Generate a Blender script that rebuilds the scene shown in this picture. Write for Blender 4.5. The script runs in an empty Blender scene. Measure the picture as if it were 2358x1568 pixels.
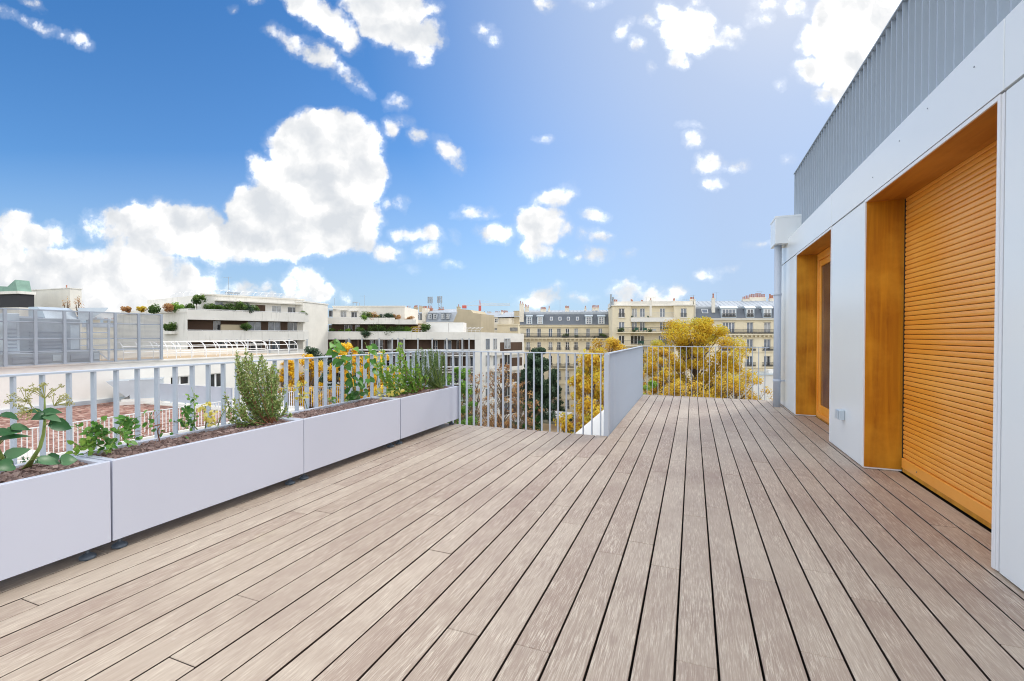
import bpy, math, random
from math import radians, sin, cos, pi, sqrt
from mathutils import Vector, Matrix, noise as mnoise
rng = random.Random(7)
sc = bpy.context.scene
col = sc.collection
# ------------------------------------------------------------------ camera
FPX, YAW, PIT, ROL, EYE = 1057.7, radians(21.48), radians(0.6765), radians(0.088), 1.2175
CF = Vector((-sin(YAW)*cos(PIT), cos(YAW)*cos(PIT), -sin(PIT)))
_r0 = Vector((cos(YAW), sin(YAW), 0)); _u0 = _r0.cross(CF)
CR = _r0*cos(ROL) + _u0*sin(ROL)
CU = _u0*cos(ROL) - _r0*sin(ROL)
CO = Vector((0, 0, EYE))
cam = bpy.data.cameras.new('camera'); cam_o = bpy.data.objects.new('camera', cam); col.objects.link(cam_o)
cam.sensor_width = 36; cam.lens = FPX/2358*36; cam.clip_start = .05; cam.clip_end = 8000
mw = Matrix((CR, CU, -CF)).transposed().to_4x4(); mw.translation = CO
cam_o.matrix_world = mw
sc.camera = cam_o

def P(u, v, d):
    """the world point at depth d seen at survey position u, v of the site photograph"""
    return CO + (CF + CR*((u-1179)/FPX) + CU*((784-v)/FPX))*d
def hit(u, v, ax, val):
    d = CF + CR*((u-1179)/FPX) + CU*((784-v)/FPX)
    return CO + d*((val-CO[ax])/d[ax])

# ------------------------------------------------------------------ mesh builder
class MB:
    def __init__(s): s.v = []; s.f = []; s.t = []
    def quad(s, *pts, t=0.):
        n = len(s.v); s.v.extend([tuple(p) for p in pts]); s.f.append(tuple(range(n, n+len(pts)))); s.t.append(t)
    def box(s, x0, x1, y0, y1, z0, z1, t=0.):
        n = len(s.v)
        s.v += [(x0,y0,z0),(x1,y0,z0),(x1,y1,z0),(x0,y1,z0),(x0,y0,z1),(x1,y0,z1),(x1,y1,z1),(x0,y1,z1)]
        for q in ((3,2,1,0),(4,5,6,7),(0,1,5,4),(1,2,6,5),(2,3,7,6),(3,0,4,7)):
            s.f.append(tuple(n+i for i in q)); s.t.append(t)
    def cbox(s, x0, x1, y0, y1, z0, z1, c, t=0.):
        """box whose four top edges and vertical edges are chamfered by c"""
        n = len(s.v)
        def ring(i, z): return [(x0+i,y0+i+c,z),(x0+i+c,y0+i,z),(x1-i-c,y0+i,z),(x1-i,y0+i+c,z),(x1-i,y1-i-c,z),(x1-i-c,y1-i,z),(x0+i+c,y1-i,z),(x0+i,y1-i-c,z)]
        s.v += ring(0, z0)+ring(0, z1-c)+ring(c, z1)
        for k in (0, 8):
            for i in range(8):
                j = (i+1) % 8; s.f.append((n+k+i, n+k+j, n+k+8+j, n+k+8+i)); s.t.append(t)
        s.f.append(tuple(n+16+i for i in range(8))); s.t.append(t)
        s.f.append(tuple(n+7-i for i in range(8))); s.t.append(t)
    def bar(s, a, b, w, h, up=(0,0,1), t=0.):
        a = Vector(a); b = Vector(b); d = (b-a).normalized(); up = Vector(up)
        x = d.cross(up)
        if x.length < 1e-4: x = d.cross(Vector((1,0,0)))
        x.normalize(); y = x.cross(d)
        n = len(s.v)
        for p in (a, b):
            for i, j in ((-1,-1),(1,-1),(1,1),(-1,1)): s.v.append(tuple(p+x*(w/2*i)+y*(h/2*j)))
        for q in ((3,2,1,0),(4,5,6,7),(0,1,5,4),(1,2,6,5),(2,3,7,6),(3,0,4,7)):
            s.f.append(tuple(n+i for i in q)); s.t.append(t)
    def tube(s, pts, r, k=6, t=0., cap=True):
        pts = [Vector(p) for p in pts]; m = len(pts); n = len(s.v)
        rr = r if isinstance(r, (list, tuple)) else [r]*m
        ref = None
        for i, p in enumerate(pts):
            d = (pts[min(i+1, m-1)]-pts[max(i-1, 0)]).normalized()
            if ref is None: ref = d.orthogonal().normalized()
            x = (ref - d*ref.dot(d))
            x = x.normalized() if x.length > 1e-5 else d.orthogonal().normalized()
            ref = x; y = d.cross(x)
            for j in range(k):
                a = 2*pi*j/k; s.v.append(tuple(p+(x*cos(a)+y*sin(a))*rr[i]))
        for i in range(m-1):
            for j in range(k):
                q = (j+1) % k
                s.f.append((n+i*k+j, n+i*k+q, n+(i+1)*k+q, n+(i+1)*k+j)); s.t.append(t)
        if cap:
            s.f.append(tuple(n+k-1-j for j in range(k))); s.t.append(t)
            s.f.append(tuple(n+(m-1)*k+j for j in range(k))); s.t.append(t)
    def lathe(s, c, prof, k=12, t=0.):
        n = len(s.v); m = len(prof)
        for r, z in prof:
            for j in range(k):
                a = 2*pi*j/k; s.v.append((c[0]+r*cos(a), c[1]+r*sin(a), c[2]+z))
        for i in range(m-1):
            for j in range(k):
                q = (j+1) % k
                s.f.append((n+i*k+j, n+i*k+q, n+(i+1)*k+q, n+(i+1)*k+j)); s.t.append(t)
        s.f.append(tuple(n+k-1-j for j in range(k))); s.t.append(t)
        s.f.append(tuple(n+(m-1)*k+j for j in range(k))); s.t.append(t)
    def prism(s, poly, y0, y1, t=0.):
        """poly in (x, z), extruded along y"""
        n = len(s.v); m = len(poly)
        for y in (y0, y1): s.v += [(x, y, z) for x, z in poly]
        for i in range(m):
            j = (i+1) % m; s.f.append((n+i, n+j, n+m+j, n+m+i)); s.t.append(t)
        s.f.append(tuple(n+m-1-i for i in range(m))); s.t.append(t)
        s.f.append(tuple(n+m+i for i in range(m))); s.t.append(t)
    def xprism(s, poly, x0, x1, t=0.):
        """poly in (y, z), extruded along x"""
        n = len(s.v); m = len(poly)
        for x in (x0, x1): s.v += [(x, y, z) for y, z in poly]
        for i in range(m):
            j = (i+1) % m; s.f.append((n+i, n+m+i, n+m+j, n+j)); s.t.append(t)
        s.f.append(tuple(n+i for i in range(m))); s.t.append(t)
        s.f.append(tuple(n+m+m-1-i for i in range(m))); s.t.append(t)
    def mesh(s, name, mat, smooth=False):
        me = bpy.data.meshes.new(name); me.from_pydata(s.v, [], s.f)
        a = me.attributes.new('tint', 'FLOAT', 'FACE'); a.data.foreach_set('value', s.t)
        me.materials.append(mat)
        if smooth: me.polygons.foreach_set('use_smooth', [True]*len(me.polygons))
        me.update(); return me
    def build(s, name, mat, parent=None, smooth=False):
        return link(name, s.mesh(name, mat, smooth), parent)
def link(name, me, parent=None, loc=None, rz=0.):
    o = bpy.data.objects.new(name, me); col.objects.link(o)
    if parent: o.parent = parent
    if loc is not None: o.location = loc
    if rz: o.rotation_euler = (0, 0, rz)
    return o
def tag(o, label=None, cat=None, group=None, kind=None):
    if label: o['label'] = label
    if cat: o['category'] = cat
    if group: o['group'] = group
    if kind: o['kind'] = kind
    return o
def thing(name, label, cat, loc=(0,0,0), rz=0., group=None):
    o = bpy.data.objects.new(name, None); col.objects.link(o); o.empty_display_size = .1
    o.location = loc; o.rotation_euler = (0, 0, rz)
    return tag(o, label, cat, group)

# ------------------------------------------------------------------ materials
def nodes(name):
    m = bpy.data.materials.new(name); m.use_nodes = True
    nt = m.node_tree; return m, nt, nt.nodes['Principled BSDF']
def N(nt, kind, **kw):
    n = nt.nodes.new(kind)
    for k, v in kw.items():
        if k in n.inputs: n.inputs[k].default_value = v
        else: setattr(n, k, v)
    return n
def L(nt, a, b): nt.links.new(a, b)
def ramp(nt, fac, stops):
    r = nt.nodes.new('ShaderNodeValToRGB'); e = r.color_ramp.elements
    while len(e) < len(stops): e.new(.5)
    for el, (p, c) in zip(e, stops): el.position = p; el.color = (*c, 1)
    if fac is not None: nt.links.new(fac, r.inputs[0])
    return r.outputs[0]
def mixc(nt, fac, a, b, mode='MIX'):
    m = nt.nodes.new('ShaderNodeMix'); m.data_type = 'RGBA'; m.blend_type = mode
    for sock, val in ((m.inputs[0], fac), (m.inputs[6], a), (m.inputs[7], b)):
        if hasattr(val, 'is_output'): nt.links.new(val, sock)
        elif isinstance(val, (int, float)): sock.default_value = val
        else: sock.default_value = (*val, 1)
    return m.outputs[2]
def math_n(nt, op, a, b=None, c=None, clamp=False):
    m = nt.nodes.new('ShaderNodeMath'); m.operation = op; m.use_clamp = clamp
    for i, val in enumerate((a, b, c)):
        if val is None: continue
        if hasattr(val, 'is_output'): nt.links.new(val, m.inputs[i])
        else: m.inputs[i].default_value = val
    return m.outputs[0]
def coords(nt, scale=(1,1,1), kind='Object'):
    t = nt.nodes.new('ShaderNodeTexCoord'); mp = nt.nodes.new('ShaderNodeMapping')
    mp.inputs['Scale'].default_value = scale; nt.links.new(t.outputs[kind], mp.inputs[0]); return mp.outputs[0]
def noise(nt, vec, scale=1., detail=4., rough=.55, out=0, dist=0.):
    n = nt.nodes.new('ShaderNodeTexNoise'); n.inputs['Scale'].default_value = scale; n.inputs['Detail'].default_value = detail
    n.inputs['Roughness'].default_value = rough; n.inputs['Distortion'].default_value = dist
    if vec is not None: nt.links.new(vec, n.inputs['Vector'])
    return n.outputs[out]
def bump(nt, bs, h, strength=.3, dist=.01):
    b = nt.nodes.new('ShaderNodeBump'); b.inputs['Strength'].default_value = strength; b.inputs['Distance'].default_value = dist
    nt.links.new(h, b.inputs['Height']); nt.links.new(b.outputs[0], bs.inputs['Normal'])
def paint(name, c, rough=.5, var=.06, scale=1.5, metal=0., spec=.5, streak=None):
    """painted / plain surface with slight blotchy variation"""
    m, nt, b = nodes(name)
    n = noise(nt, coords(nt, (scale, scale, scale)), 1., 5.)
    lo = tuple(x*(1-var) for x in c); hi = tuple(min(1, x*(1+var)) for x in c)
    o = ramp(nt, n, [(.3, lo), (.7, hi)])
    L(nt, o, b.inputs['Base Color']); b.inputs['Roughness'].default_value = rough; b.inputs['Metallic'].default_value = metal
    b.inputs['Specular IOR Level'].default_value = spec
    return m
def stone(name, c, dark, stain=.5, joint=None):
    """weathered render or concrete: blotches, vertical rain streaks, fine grain"""
    m, nt, b = nodes(name)
    n1 = noise(nt, coords(nt, (.35, .35, .35)), 1., 6., .6)
    n2 = noise(nt, coords(nt, (2.2, 2.2, .22)), 1., 5., .65)
    n3 = noise(nt, coords(nt, (6, 6, 6)), 1., 3.)
    f1 = ramp(nt, n1, [(.35, (0,0,0)), (.75, (1,1,1))])
    base = mixc(nt, f1, tuple(x*.9 for x in c), tuple(min(1, x*1.06) for x in c))
    f2 = math_n(nt, 'MULTIPLY', ramp(nt, n2, [(.55, (0,0,0)), (.8, (1,1,1))]), stain)
    c2 = mixc(nt, f2, base, dark)
    c3 = mixc(nt, math_n(nt, 'MULTIPLY', n3, .25), c2, tuple(x*.8 for x in c))
    L(nt, c3, b.inputs['Base Color']); b.inputs['Roughness'].default_value = .9; b.inputs['Specular IOR Level'].default_value = .2
    return m
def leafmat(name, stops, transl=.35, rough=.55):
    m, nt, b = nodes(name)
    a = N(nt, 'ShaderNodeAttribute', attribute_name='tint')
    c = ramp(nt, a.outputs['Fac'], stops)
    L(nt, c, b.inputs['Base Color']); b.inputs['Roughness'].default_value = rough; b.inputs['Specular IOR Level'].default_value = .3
    tr = N(nt, 'ShaderNodeBsdfTranslucent'); L(nt, c, tr.inputs[0])
    mx = N(nt, 'ShaderNodeMixShader'); mx.inputs[0].default_value = transl
    L(nt, b.outputs[0], mx.inputs[1]); L(nt, tr.outputs[0], mx.inputs[2])
    L(nt, mx.outputs[0], nt.nodes['Material Output'].inputs[0])
    return m
def glassmat(name, c, rough=.06, spec=.8):
    m, nt, b = nodes(name)
    n = noise(nt, coords(nt, (.8, .8, .8)), 1., 2.)
    L(nt, ramp(nt, n, [(.35, tuple(x*.6 for x in c)), (.7, tuple(min(1, x*1.5) for x in c))]), b.inputs['Base Color'])
    b.inputs['Roughness'].default_value = rough; b.inputs['Specular IOR Level'].default_value = spec
    return m

def deck_mat():
    m, nt, b = nodes('weathered_decking')
    a = N(nt, 'ShaderNodeAttribute', attribute_name='tint').outputs['Fac']
    tc = N(nt, 'ShaderNodeTexCoord').outputs['Object']
    off = N(nt, 'ShaderNodeCombineXYZ'); L(nt, math_n(nt, 'MULTIPLY', a, 37.), off.inputs[1]); L(nt, math_n(nt, 'MULTIPLY', a, 91.), off.inputs[2])
    add = N(nt, 'ShaderNodeVectorMath', operation='ADD'); L(nt, tc, add.inputs[0]); L(nt, off.outputs[0], add.inputs[1])
    def st(sx, sy, sz=1.):
        mp = N(nt, 'ShaderNodeMapping'); mp.inputs['Scale'].default_value = (sx, sy, sz); L(nt, add.outputs[0], mp.inputs[0]); return mp.outputs[0]
    fine = noise(nt, st(240, 11), 1., 4., .7)
    mid = noise(nt, st(70, 3.2), 1., 5., .7)
    blot = noise(nt, st(9, 3.0), 1., 6., .68, dist=.7)
    big = noise(nt, coords(nt, (.55, .5, 1)), 1., 5., .6)
    base = ramp(nt, a, [(0, (0.340, 0.251, 0.199 )), (.35, (0.398, 0.314, 0.248 )), (.7, (0.428, 0.346, 0.275 )), (1, (0.490, 0.407, 0.327 ))])
    c1 = mixc(nt, ramp(nt, mid, [(.36, (0,0,0)), (.66, (1,1,1))]), mixc(nt, .5, base, (0.266, 0.181, 0.143 )), base)
    grain = math_n(nt, 'MULTIPLY', ramp(nt, fine, [(.49, (0,0,0)), (.62, (1,1,1))]), ramp(nt, blot, [(.36, (.15,.15,.15)), (.62, (1,1,1))]))
    c2 = mixc(nt, math_n(nt, 'MULTIPLY', grain, 1.0), c1, (0.679, 0.600, 0.494 ))
    dk = ramp(nt, fine, [(.28, (1,1,1)), (.44, (0,0,0))])
    c3 = mixc(nt, math_n(nt, 'MULTIPLY', dk, .5), c2, (.16, .105, .085))
    c4 = mixc(nt, math_n(nt, 'MULTIPLY', ramp(nt, big, [(.42, (0,0,0)), (.66, (1,1,1))]), .5), c3, (0.560, 0.483, 0.389 ))
    dirt = noise(nt, coords(nt, (1.3, 1.1, 1)), 1., 6., .7)
    c4 = mixc(nt, math_n(nt, 'MULTIPLY', ramp(nt, dirt, [(.48, (0,0,0)), (.7, (1,1,1))]), .42), c4, (0.267, 0.186, 0.154 ))
    spots = noise(nt, coords(nt, (9, 6, 1)), 1., 6., .72)
    c5 = mixc(nt, math_n(nt, 'MULTIPLY', ramp(nt, spots, [(.64, (0,0,0)), (.72, (1,1,1))]), .45), c4, (0.607, 0.548, 0.479 ))
    stain = noise(nt, coords(nt, (1.9, 1.6, 1)), 1., 5., .6, dist=.4)
    c5 = mixc(nt, math_n(nt, 'MULTIPLY', ramp(nt, stain, [(.66, (0,0,0)), (.78, (1,1,1))]), .35), c5, (0.465, 0.399, 0.254 ))
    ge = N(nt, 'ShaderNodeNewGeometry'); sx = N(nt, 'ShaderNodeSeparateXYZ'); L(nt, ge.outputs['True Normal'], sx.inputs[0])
    c5 = mixc(nt, ramp(nt, sx.outputs[2], [(.2, (1,1,1)), (.6, (0,0,0))]), c5, (.05, .036, .03))  # board sides coloured dark, painting shade into the gaps
    L(nt, c5, b.inputs['Base Color']); b.inputs['Roughness'].default_value = .5; b.inputs['Specular IOR Level'].default_value = .4
    bump(nt, b, fine, .35, .002)
    return m
def varnish(name, c, dark, light, axis='z', gloss=.4):
    m, nt, b = nodes(name)
    sc_ = {'z': (14, 14, .9), 'y': (14, .9, 14)}[axis]
    a = N(nt, 'ShaderNodeAttribute', attribute_name='tint').outputs['Fac']
    n1 = noise(nt, coords(nt, sc_), 1., 5., .6, dist=.8)
    n2 = noise(nt, coords(nt, (1.6, 1.6, 1.6)), 1., 5., .6)
    c1 = mixc(nt, ramp(nt, n1, [(.35, (0,0,0)), (.7, (1,1,1))]), dark, c)
    c2 = mixc(nt, ramp(nt, n2, [(.45, (0,0,0)), (.75, (1,1,1))]), c1, light)
    c3 = mixc(nt, math_n(nt, 'MULTIPLY', a, .55), c2, light)
    L(nt, c3, b.inputs['Base Color']); b.inputs['Roughness'].default_value = gloss; b.inputs['Specular IOR Level'].default_value = .35
    return m
def gravelmat(name, stops, scale):
    m, nt, b = nodes(name)
    vo = N(nt, 'ShaderNodeTexVoronoi'); vo.inputs['Scale'].default_value = scale; L(nt, coords(nt), vo.inputs['Vector'])
    sep = N(nt, 'ShaderNodeSeparateColor'); L(nt, vo.outputs['Color'], sep.inputs[0])
    n = noise(nt, coords(nt, (.6, .6, .6)), 1., 4.)
    c = ramp(nt, sep.outputs[0], stops)
    c2 = mixc(nt, math_n(nt, 'MULTIPLY', n, .5), c, tuple(x*.6 for x in stops[0][1]))
    L(nt, c2, b.inputs['Base Color']); b.inputs['Roughness'].default_value = .95
    bump(nt, b, vo.outputs['Distance'], .8, .04)
    return m
def tintmat(name, stops, rough=.9):
    m, nt, b = nodes(name)
    a = N(nt, 'ShaderNodeAttribute', attribute_name='tint')
    n = noise(nt, coords(nt, (60, 60, 60)), 1., 3.)
    L(nt, mixc(nt, math_n(nt, 'MULTIPLY', n, .4), ramp(nt, a.outputs['Fac'], stops), tuple(x*.5 for x in stops[0][1])), b.inputs['Base Color'])
    b.inputs['Roughness'].default_value = rough; return m

M = dict(
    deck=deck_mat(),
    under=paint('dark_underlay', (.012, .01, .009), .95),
    planter=paint('lavender_white_coating', (.555, .585, .69), .38, .025, .9),
    rail=paint('pale_blue_grey_paint', (.50, .56, .65), .4, .04),
    railroof=paint('blue_grey_paint', (.40, .465, .54), .4, .05),
    panel=paint('white_composite_panel', (.80, .845, .87), .22, .02, .5),
    trim=paint('white_trim', (.8, .82, .85), .4, .02),
    gapm=paint('joint_grey', (.28, .32, .38), .6),
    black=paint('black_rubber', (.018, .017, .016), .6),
    zinc=paint('zinc_sheet', (.5, .57, .63), .45, .1, .6, metal=.25),
    galva=paint('galvanised_sheet', (.55, .62, .68), .35, .08, .8, metal=.3),
    reveal=varnish('orange_varnished_board', (.60, .25, .012), (.38, .135, .008), (.74, .37, .035)),
    soffit=varnish('orange_varnished_soffit', (.52, .22, .03), (.38, .14, .015), (.6, .27, .05), 'y'),
    slat=varnish('orange_varnished_slats', (.84, .335, .04), (.80, .31, .034), (.90, .43, .085), 'y', .3),
    foot=paint('grey_plastic_foot', (.10, .13, .17), .35),
    lava=tintmat('lava_stones', [(0, (.16, .105, .095)), (.5, (.30, .205, .185)), (1, (.46, .35, .32))]),
    soil=paint('dark_soil', (.06, .042, .036), .95, .3, 30),
    white=stone('white_render', (.84, .825, .785), (.55, .52, .46), .12),
    concrete=stone('white_concrete', (.83, .81, .76), (.25, .24, .20), .62),
    concrete2=stone('pale_concrete', (.82, .79, .72), (.5, .45, .36), .35),
    lime=stone('cream_limestone', (.83, .735, .54), (.45, .35, .2), .3),
    lime2=stone('pale_cream_render', (.85, .76, .57), (.5, .4, .25), .3),
    cream=stone('cream_render', (.85, .79, .67), (.5, .42, .3), .3),
    beige=stone('beige_gable', (.56, .48, .34), (.33, .28, .2), .45),
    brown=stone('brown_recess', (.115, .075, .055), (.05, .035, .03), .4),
    slate=stone('slate', (.17, .19, .22), (.09, .1, .12), .5),
    zincroof=stone('zinc_roofing', (.44, .48, .53), (.28, .3, .34), .4),
    winframe=paint('white_window_paint', (.8, .81, .82), .4, .03),
    greyframe=paint('grey_window_frame', (.5, .53, .56), .4, .03),
    g1=glassmat('dark_glass', (.05, .055, .065)), g2=glassmat('sky_glass', (.13, .16, .21)), g3=glassmat('curtained_glass', (.38, .39, .40), .15, .6),
    iron=paint('dark_iron', (.06, .06, .058), .5), redclay=paint('red_clay', (.44, .205, .14), .8, .15, 3),
    tarp=paint('white_box_cladding', (.82, .82, .80), .5, .02), copper=paint('green_copper', (.20, .34, .27), .6, .15),
    whitetube=paint('white_tube', (.8, .8, .8), .35, .02), tan=stone('tan_floor', (.55, .42, .28), (.4, .3, .2), .2),
    redgravel=gravelmat('red_brown_gravel', [(0, (.16, .07, .05)), (.35, (.34, .17, .13)), (.7, (.45, .25, .20)), (1, (.66, .50, .42))], 7.),
    ground=gravelmat('courtyard_ground', [(0, (.10, .11, .06)), (.5, (.2, .18, .13)), (1, (.3, .28, .22))], .5),
    bark=stone('bark', (.17, .13, .10), (.07, .05, .04), .5), twig=paint('brown_twig', (.25, .16, .11), .8, .3, 5),
    greenstem=paint('green_stem', (.22, .30, .07), .6, .2, 20), redstem=paint('red_brown_stem', (.30, .13, .07), .6, .2, 20),
    crane_r=paint('red_steel', (.6, .12, .1), .5), crane_w=paint('pale_steel', (.7, .7, .7), .5),
    machine=paint('grey_machine', (.34, .38, .42), .6, .1), screen=paint('grey_screen_metal', (.32, .36, .42), .5, .05), dark=paint('dark_opening', (.03, .03, .035), .8),
    pot=paint('clay_pot', (.45, .2, .12), .8, .1), darkgreen_c=paint('green_cloth', (.03, .12, .08), .8),
    yellow=leafmat('yellow_leaves', [(0, (.36, .20, .025)), (.3, (.67, .41, .04)), (.7, (.82, .60, .065)), (1, (.66, .62, .12))]),
    gold=leafmat('golden_leaves', [(0, (.50, .24, .015)), (.3, (.82, .49, .02)), (.7, (.93, .66, .04)), (1, (.95, .76, .13))], .4),
    olive=leafmat('yellow_green_leaves', [(0, (.26, .17, .02)), (.35, (.62, .39, .03)), (.7, (.77, .565, .045)), (1, (.60, .57, .08))]),
    autumn=leafmat('russet_leaves', [(0, (.30, .12, .05)), (.5, (.52, .28, .12)), (1, (.66, .45, .2))]),
    conifer=leafmat('conifer_needles', [(0, (.02, .045, .025)), (.5, (.045, .09, .05)), (1, (.10, .16, .09))], .15),
    green=leafmat('green_leaves', [(0, (.03, .07, .018)), (.5, (.075, .15, .035)), (1, (.2, .3, .07))]),
    lightgreen=leafmat('light_green_leaves', [(0, (.10, .22, .03)), (.5, (.19, .38, .055)), (1, (.38, .54, .11))], .4),
    ivy=leafmat('dark_ivy_leaves', [(0, (.02, .08, .03)), (.5, (.04, .135, .045)), (1, (.11, .23, .11))], .15, .35),
    vine=leafmat('vine_leaves', [(0, (.04, .13, .03)), (.5, (.085, .24, .04)), (1, (.2, .42, .08))], .3, .4),
    box=leafmat('small_shrub_leaves', [(0, (.08, .14, .045)), (.35, (.17, .27, .075)), (.7, (.36, .46, .14)), (1, (.66, .68, .38))], .3),
    needle=leafmat('fine_needle_leaves', [(0, (.04, .09, .03)), (.5, (.085, .16, .05)), (1, (.19, .28, .09))], .25),
    wilt=leafmat('yellow_wilted_leaves', [(0, (.5, .4, .05)), (.5, (.72, .62, .12)), (1, (.85, .78, .32))], .4),
    umbel=leafmat('umbel_flowers', [(0, (.25, .24, .08)), (.5, (.5, .5, .16)), (1, (.68, .66, .3))], .3),
)
# ================================================================== the terrace
XW, XP, XPB, ZP, XR, XS, YF, YB = 1.46, -2.978, -3.375, .52, -3.45, -.967, 5.575, 9.80
BW = .1485
def deck():
    mb = MB(); r = random.Random(3)
    k0 = -.945
    n = 0
    for i in range(-19, 19):
        x0 = k0 + BW*(i-1) + .0044; x1 = k0 + BW*i - .0044
        y1 = YF-.01 if x1 < -.93 else YB-.02
        if x0 > 1.9 or x1 < -3.6: continue
        y = -1.6 - r.random()*2.2
        while y < y1:
            ln = r.choice((1.5, 1.85, 2.2, 2.45, 2.45))
            e = min(y+ln, y1)
            if e > -1.2:
                dz = r.uniform(-.0012, .0012)
                mb.cbox(x0, x1, max(y, -1.2)+.001, e-.001, -.026, dz, .0022, t=r.random())
            y = e
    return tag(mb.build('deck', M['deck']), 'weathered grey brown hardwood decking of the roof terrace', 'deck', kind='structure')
deck()
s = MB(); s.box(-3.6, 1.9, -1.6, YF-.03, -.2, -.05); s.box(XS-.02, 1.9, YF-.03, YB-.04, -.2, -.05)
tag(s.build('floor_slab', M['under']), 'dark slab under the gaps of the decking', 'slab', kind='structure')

# ---------------------------------------------------------------- own building
def house():
    h = thing('rooftop_apartment', 'white panelled penthouse wall with orange timber openings along the deck', 'building', (XW, 0, 0))
    # local x: into the building (+), y along the terrace
    Y1, Y2, Y3, Y4, YE = 3.135, 5.085, 6.205, 8.085, YB+.05
    ZO, ZJ, ZF = 2.43, 2.457, 2.825
    for y0, y1 in ((-.35, Y1-.06), (Y2+.022, Y3-.022), (Y4+.022, YE)):
        b = MB(); b.cbox(0, .04, y0, y1, .012, ZJ-.006, .003); b.build('wall_panel', M['panel'], h)
    b = MB(); b.box(0.002, .04, Y1-.048, Y1-.024, .012, ZJ-.006); b.build('corner_trim', M['trim'], h)
    for y0, y1 in ((-.35, Y1-.052), (Y1-.046, Y3-.024), (Y3-.018, YE)):
        b = MB(); b.cbox(-.004, .04, y0, y1, ZJ+.006, ZF, .003); b.build('fascia_panel', M['panel'], h)
    b = MB(); b.box(.03, .06, -.35, YE-.01, ZJ-.02, ZJ+.02)
    b.box(.03, .06, Y1-.06, Y1-.015, 0, ZF-.02); b.box(.03, .06, Y3-.03, Y3-.012, 0, ZF-.02); b.build('joint_backing', M['gapm'], h)
    b = MB()
    b.box(.0, .30, YE-.04, YE, .012, ZF-.004)
    b.box(.045, .6, -.35, YE-.01, ZF-.05, ZF-.004); b.build('parapet_cap', M['panel'], h)
    # dark core behind the skin so that nothing can be seen through the joints
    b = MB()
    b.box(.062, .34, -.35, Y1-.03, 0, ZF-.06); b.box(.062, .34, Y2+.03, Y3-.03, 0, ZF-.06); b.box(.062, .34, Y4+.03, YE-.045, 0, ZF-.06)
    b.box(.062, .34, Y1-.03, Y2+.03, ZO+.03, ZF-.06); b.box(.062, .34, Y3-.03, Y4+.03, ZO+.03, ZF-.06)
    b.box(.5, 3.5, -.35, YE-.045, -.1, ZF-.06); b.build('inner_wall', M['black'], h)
    for i, (a, c) in enumerate(((Y1, Y2), (Y3, Y4))):
        for y0, y1 in ((a-.022, a), (c, c+.022)):
            b = MB(); b.box(.006, .285, y0, y1, .02, ZO); b.build('reveal_board', M['reveal'], h)
            t = MB(); yy = (y0-.0, y1+.0)
            t.box(-.004, .006, yy[0]-.0, yy[1], .012, ZO+.024); t.box(.006, .285, y0, y1, .006, .018); t.build('edge_trim', M['trim'], h)
        b = MB(); b.box(.006, .285, a, c, ZO, ZO+.022); b.build('soffit_board', M['soffit'], h)
        t = MB(); t.box(-.004, .006, a, c, ZO, ZO+.024); t.build('edge_trim', M['trim'], h)
    # shutter: curved slats
    r = random.Random(5)
    sh = MB(); a, c = Y1+.012, Y2-.02
    z = .135; p = .0405; rows = int((ZO-.02-z)/p)
    for k in range(rows+1):
        z0 = z+k*p
        prof = [(.300, z0), (.2905, z0+.002), (.2872, z0+.007), (.286, z0+.019), (.287, z0+.030), (.2895, z0+.0372), (.297, z0+.0382)]
        sh.v_n = len(sh.v); n = len(sh.v)
        t = r.random()**2*.8 if r.random() < .8 else .9
        for y in (a, c): sh.v += [(x, y, zz) for x, zz in prof]
        m = len(prof)
        for j in range(m-1): sh.f.append((n+j, n+j+1, n+m+j+1, n+m+j)); sh.t.append(t)
    so = sh.build('roller_shutter', M['slat'], h)
    b = MB(); b.cbox(.276, .306, a, c, .046, .132, .004, t=.35); b.build('bottom_bar', M['slat'], so)
    for y in (a+.35, a+.5, c-.3): 
        q = MB(); q.lathe((.276, y, .085), [(.004, -.004), (.006, 0), (.004, .004)], 8); q.build('screw', M['foot'], so)
    b = MB(); b.box(.285, .335, Y2-.018, Y2-.001, .03, ZO-.002); b.build('guide_rail', M['black'], so); b = MB(); b.box(.285, .335, Y1+.001, Y1+.010, .03, ZO-.002); b.build('guide_rail', M['black'], so)
    b = MB(); b.box(.312, .335, Y1+.012, Y2-.02, .0, ZO); b.build('shutter_backing', M['black'], so)
    b = MB(); b.box(.283, .311, Y1+.012, Y2-.02, .008, .042); b.build('sill', M['reveal'], so)
    # glazed door in the second opening
    d = MB()
    for (y0, y1, z0, z1) in ((Y3+.02, Y4-.03, ZO-.11, ZO-.004), (Y3+.02, Y4-.03, .03, .09), (Y4-.085, Y4-.03, .09, ZO-.11), (Y3+.02, Y3+.085, .09, ZO-.11)):
        d.cbox(.262, .33, y0, y1, z0, z1, .004)
    dd = d.build('glazed_door', M['slat'], h)
    e = MB(); ym = (Y3+Y4)/2
    for (y0, y1) in ((Y4-.17, Y4-.088), (ym+.0, ym+.08), (ym-.084, ym-.004), (Y3+.09, Y3+.17)): e.cbox(.275, .325, y0, y1, .092, ZO-.112, .006)
    for (y0, y1) in ((ym+.08, Y4-.17), (Y3+.17, ym-.084)):
        e.cbox(.275, .325, y0, y1, .092, .2, .006); e.cbox(.275, .325, y0, y1, ZO-.2, ZO-.112, .006)
    e.build('sash', M['slat'], dd)
    for (y0, y1) in ((ym+.08, Y4-.17), (Y3+.17, ym-.084)):
        g = MB(); g.box(.297, .305, y0, y1, .2, ZO-.2); g.build('pane', M['g1'], dd)
    b = MB(); b.box(.285, .335, Y4-.028, Y4-.001, .03, ZO-.002); b.build('guide_rail', M['black'], dd)
    b = MB(); b.box(.27, .34, Y3, Y4, .0, .028); b.build('sill', M['reveal'], dd)
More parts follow.
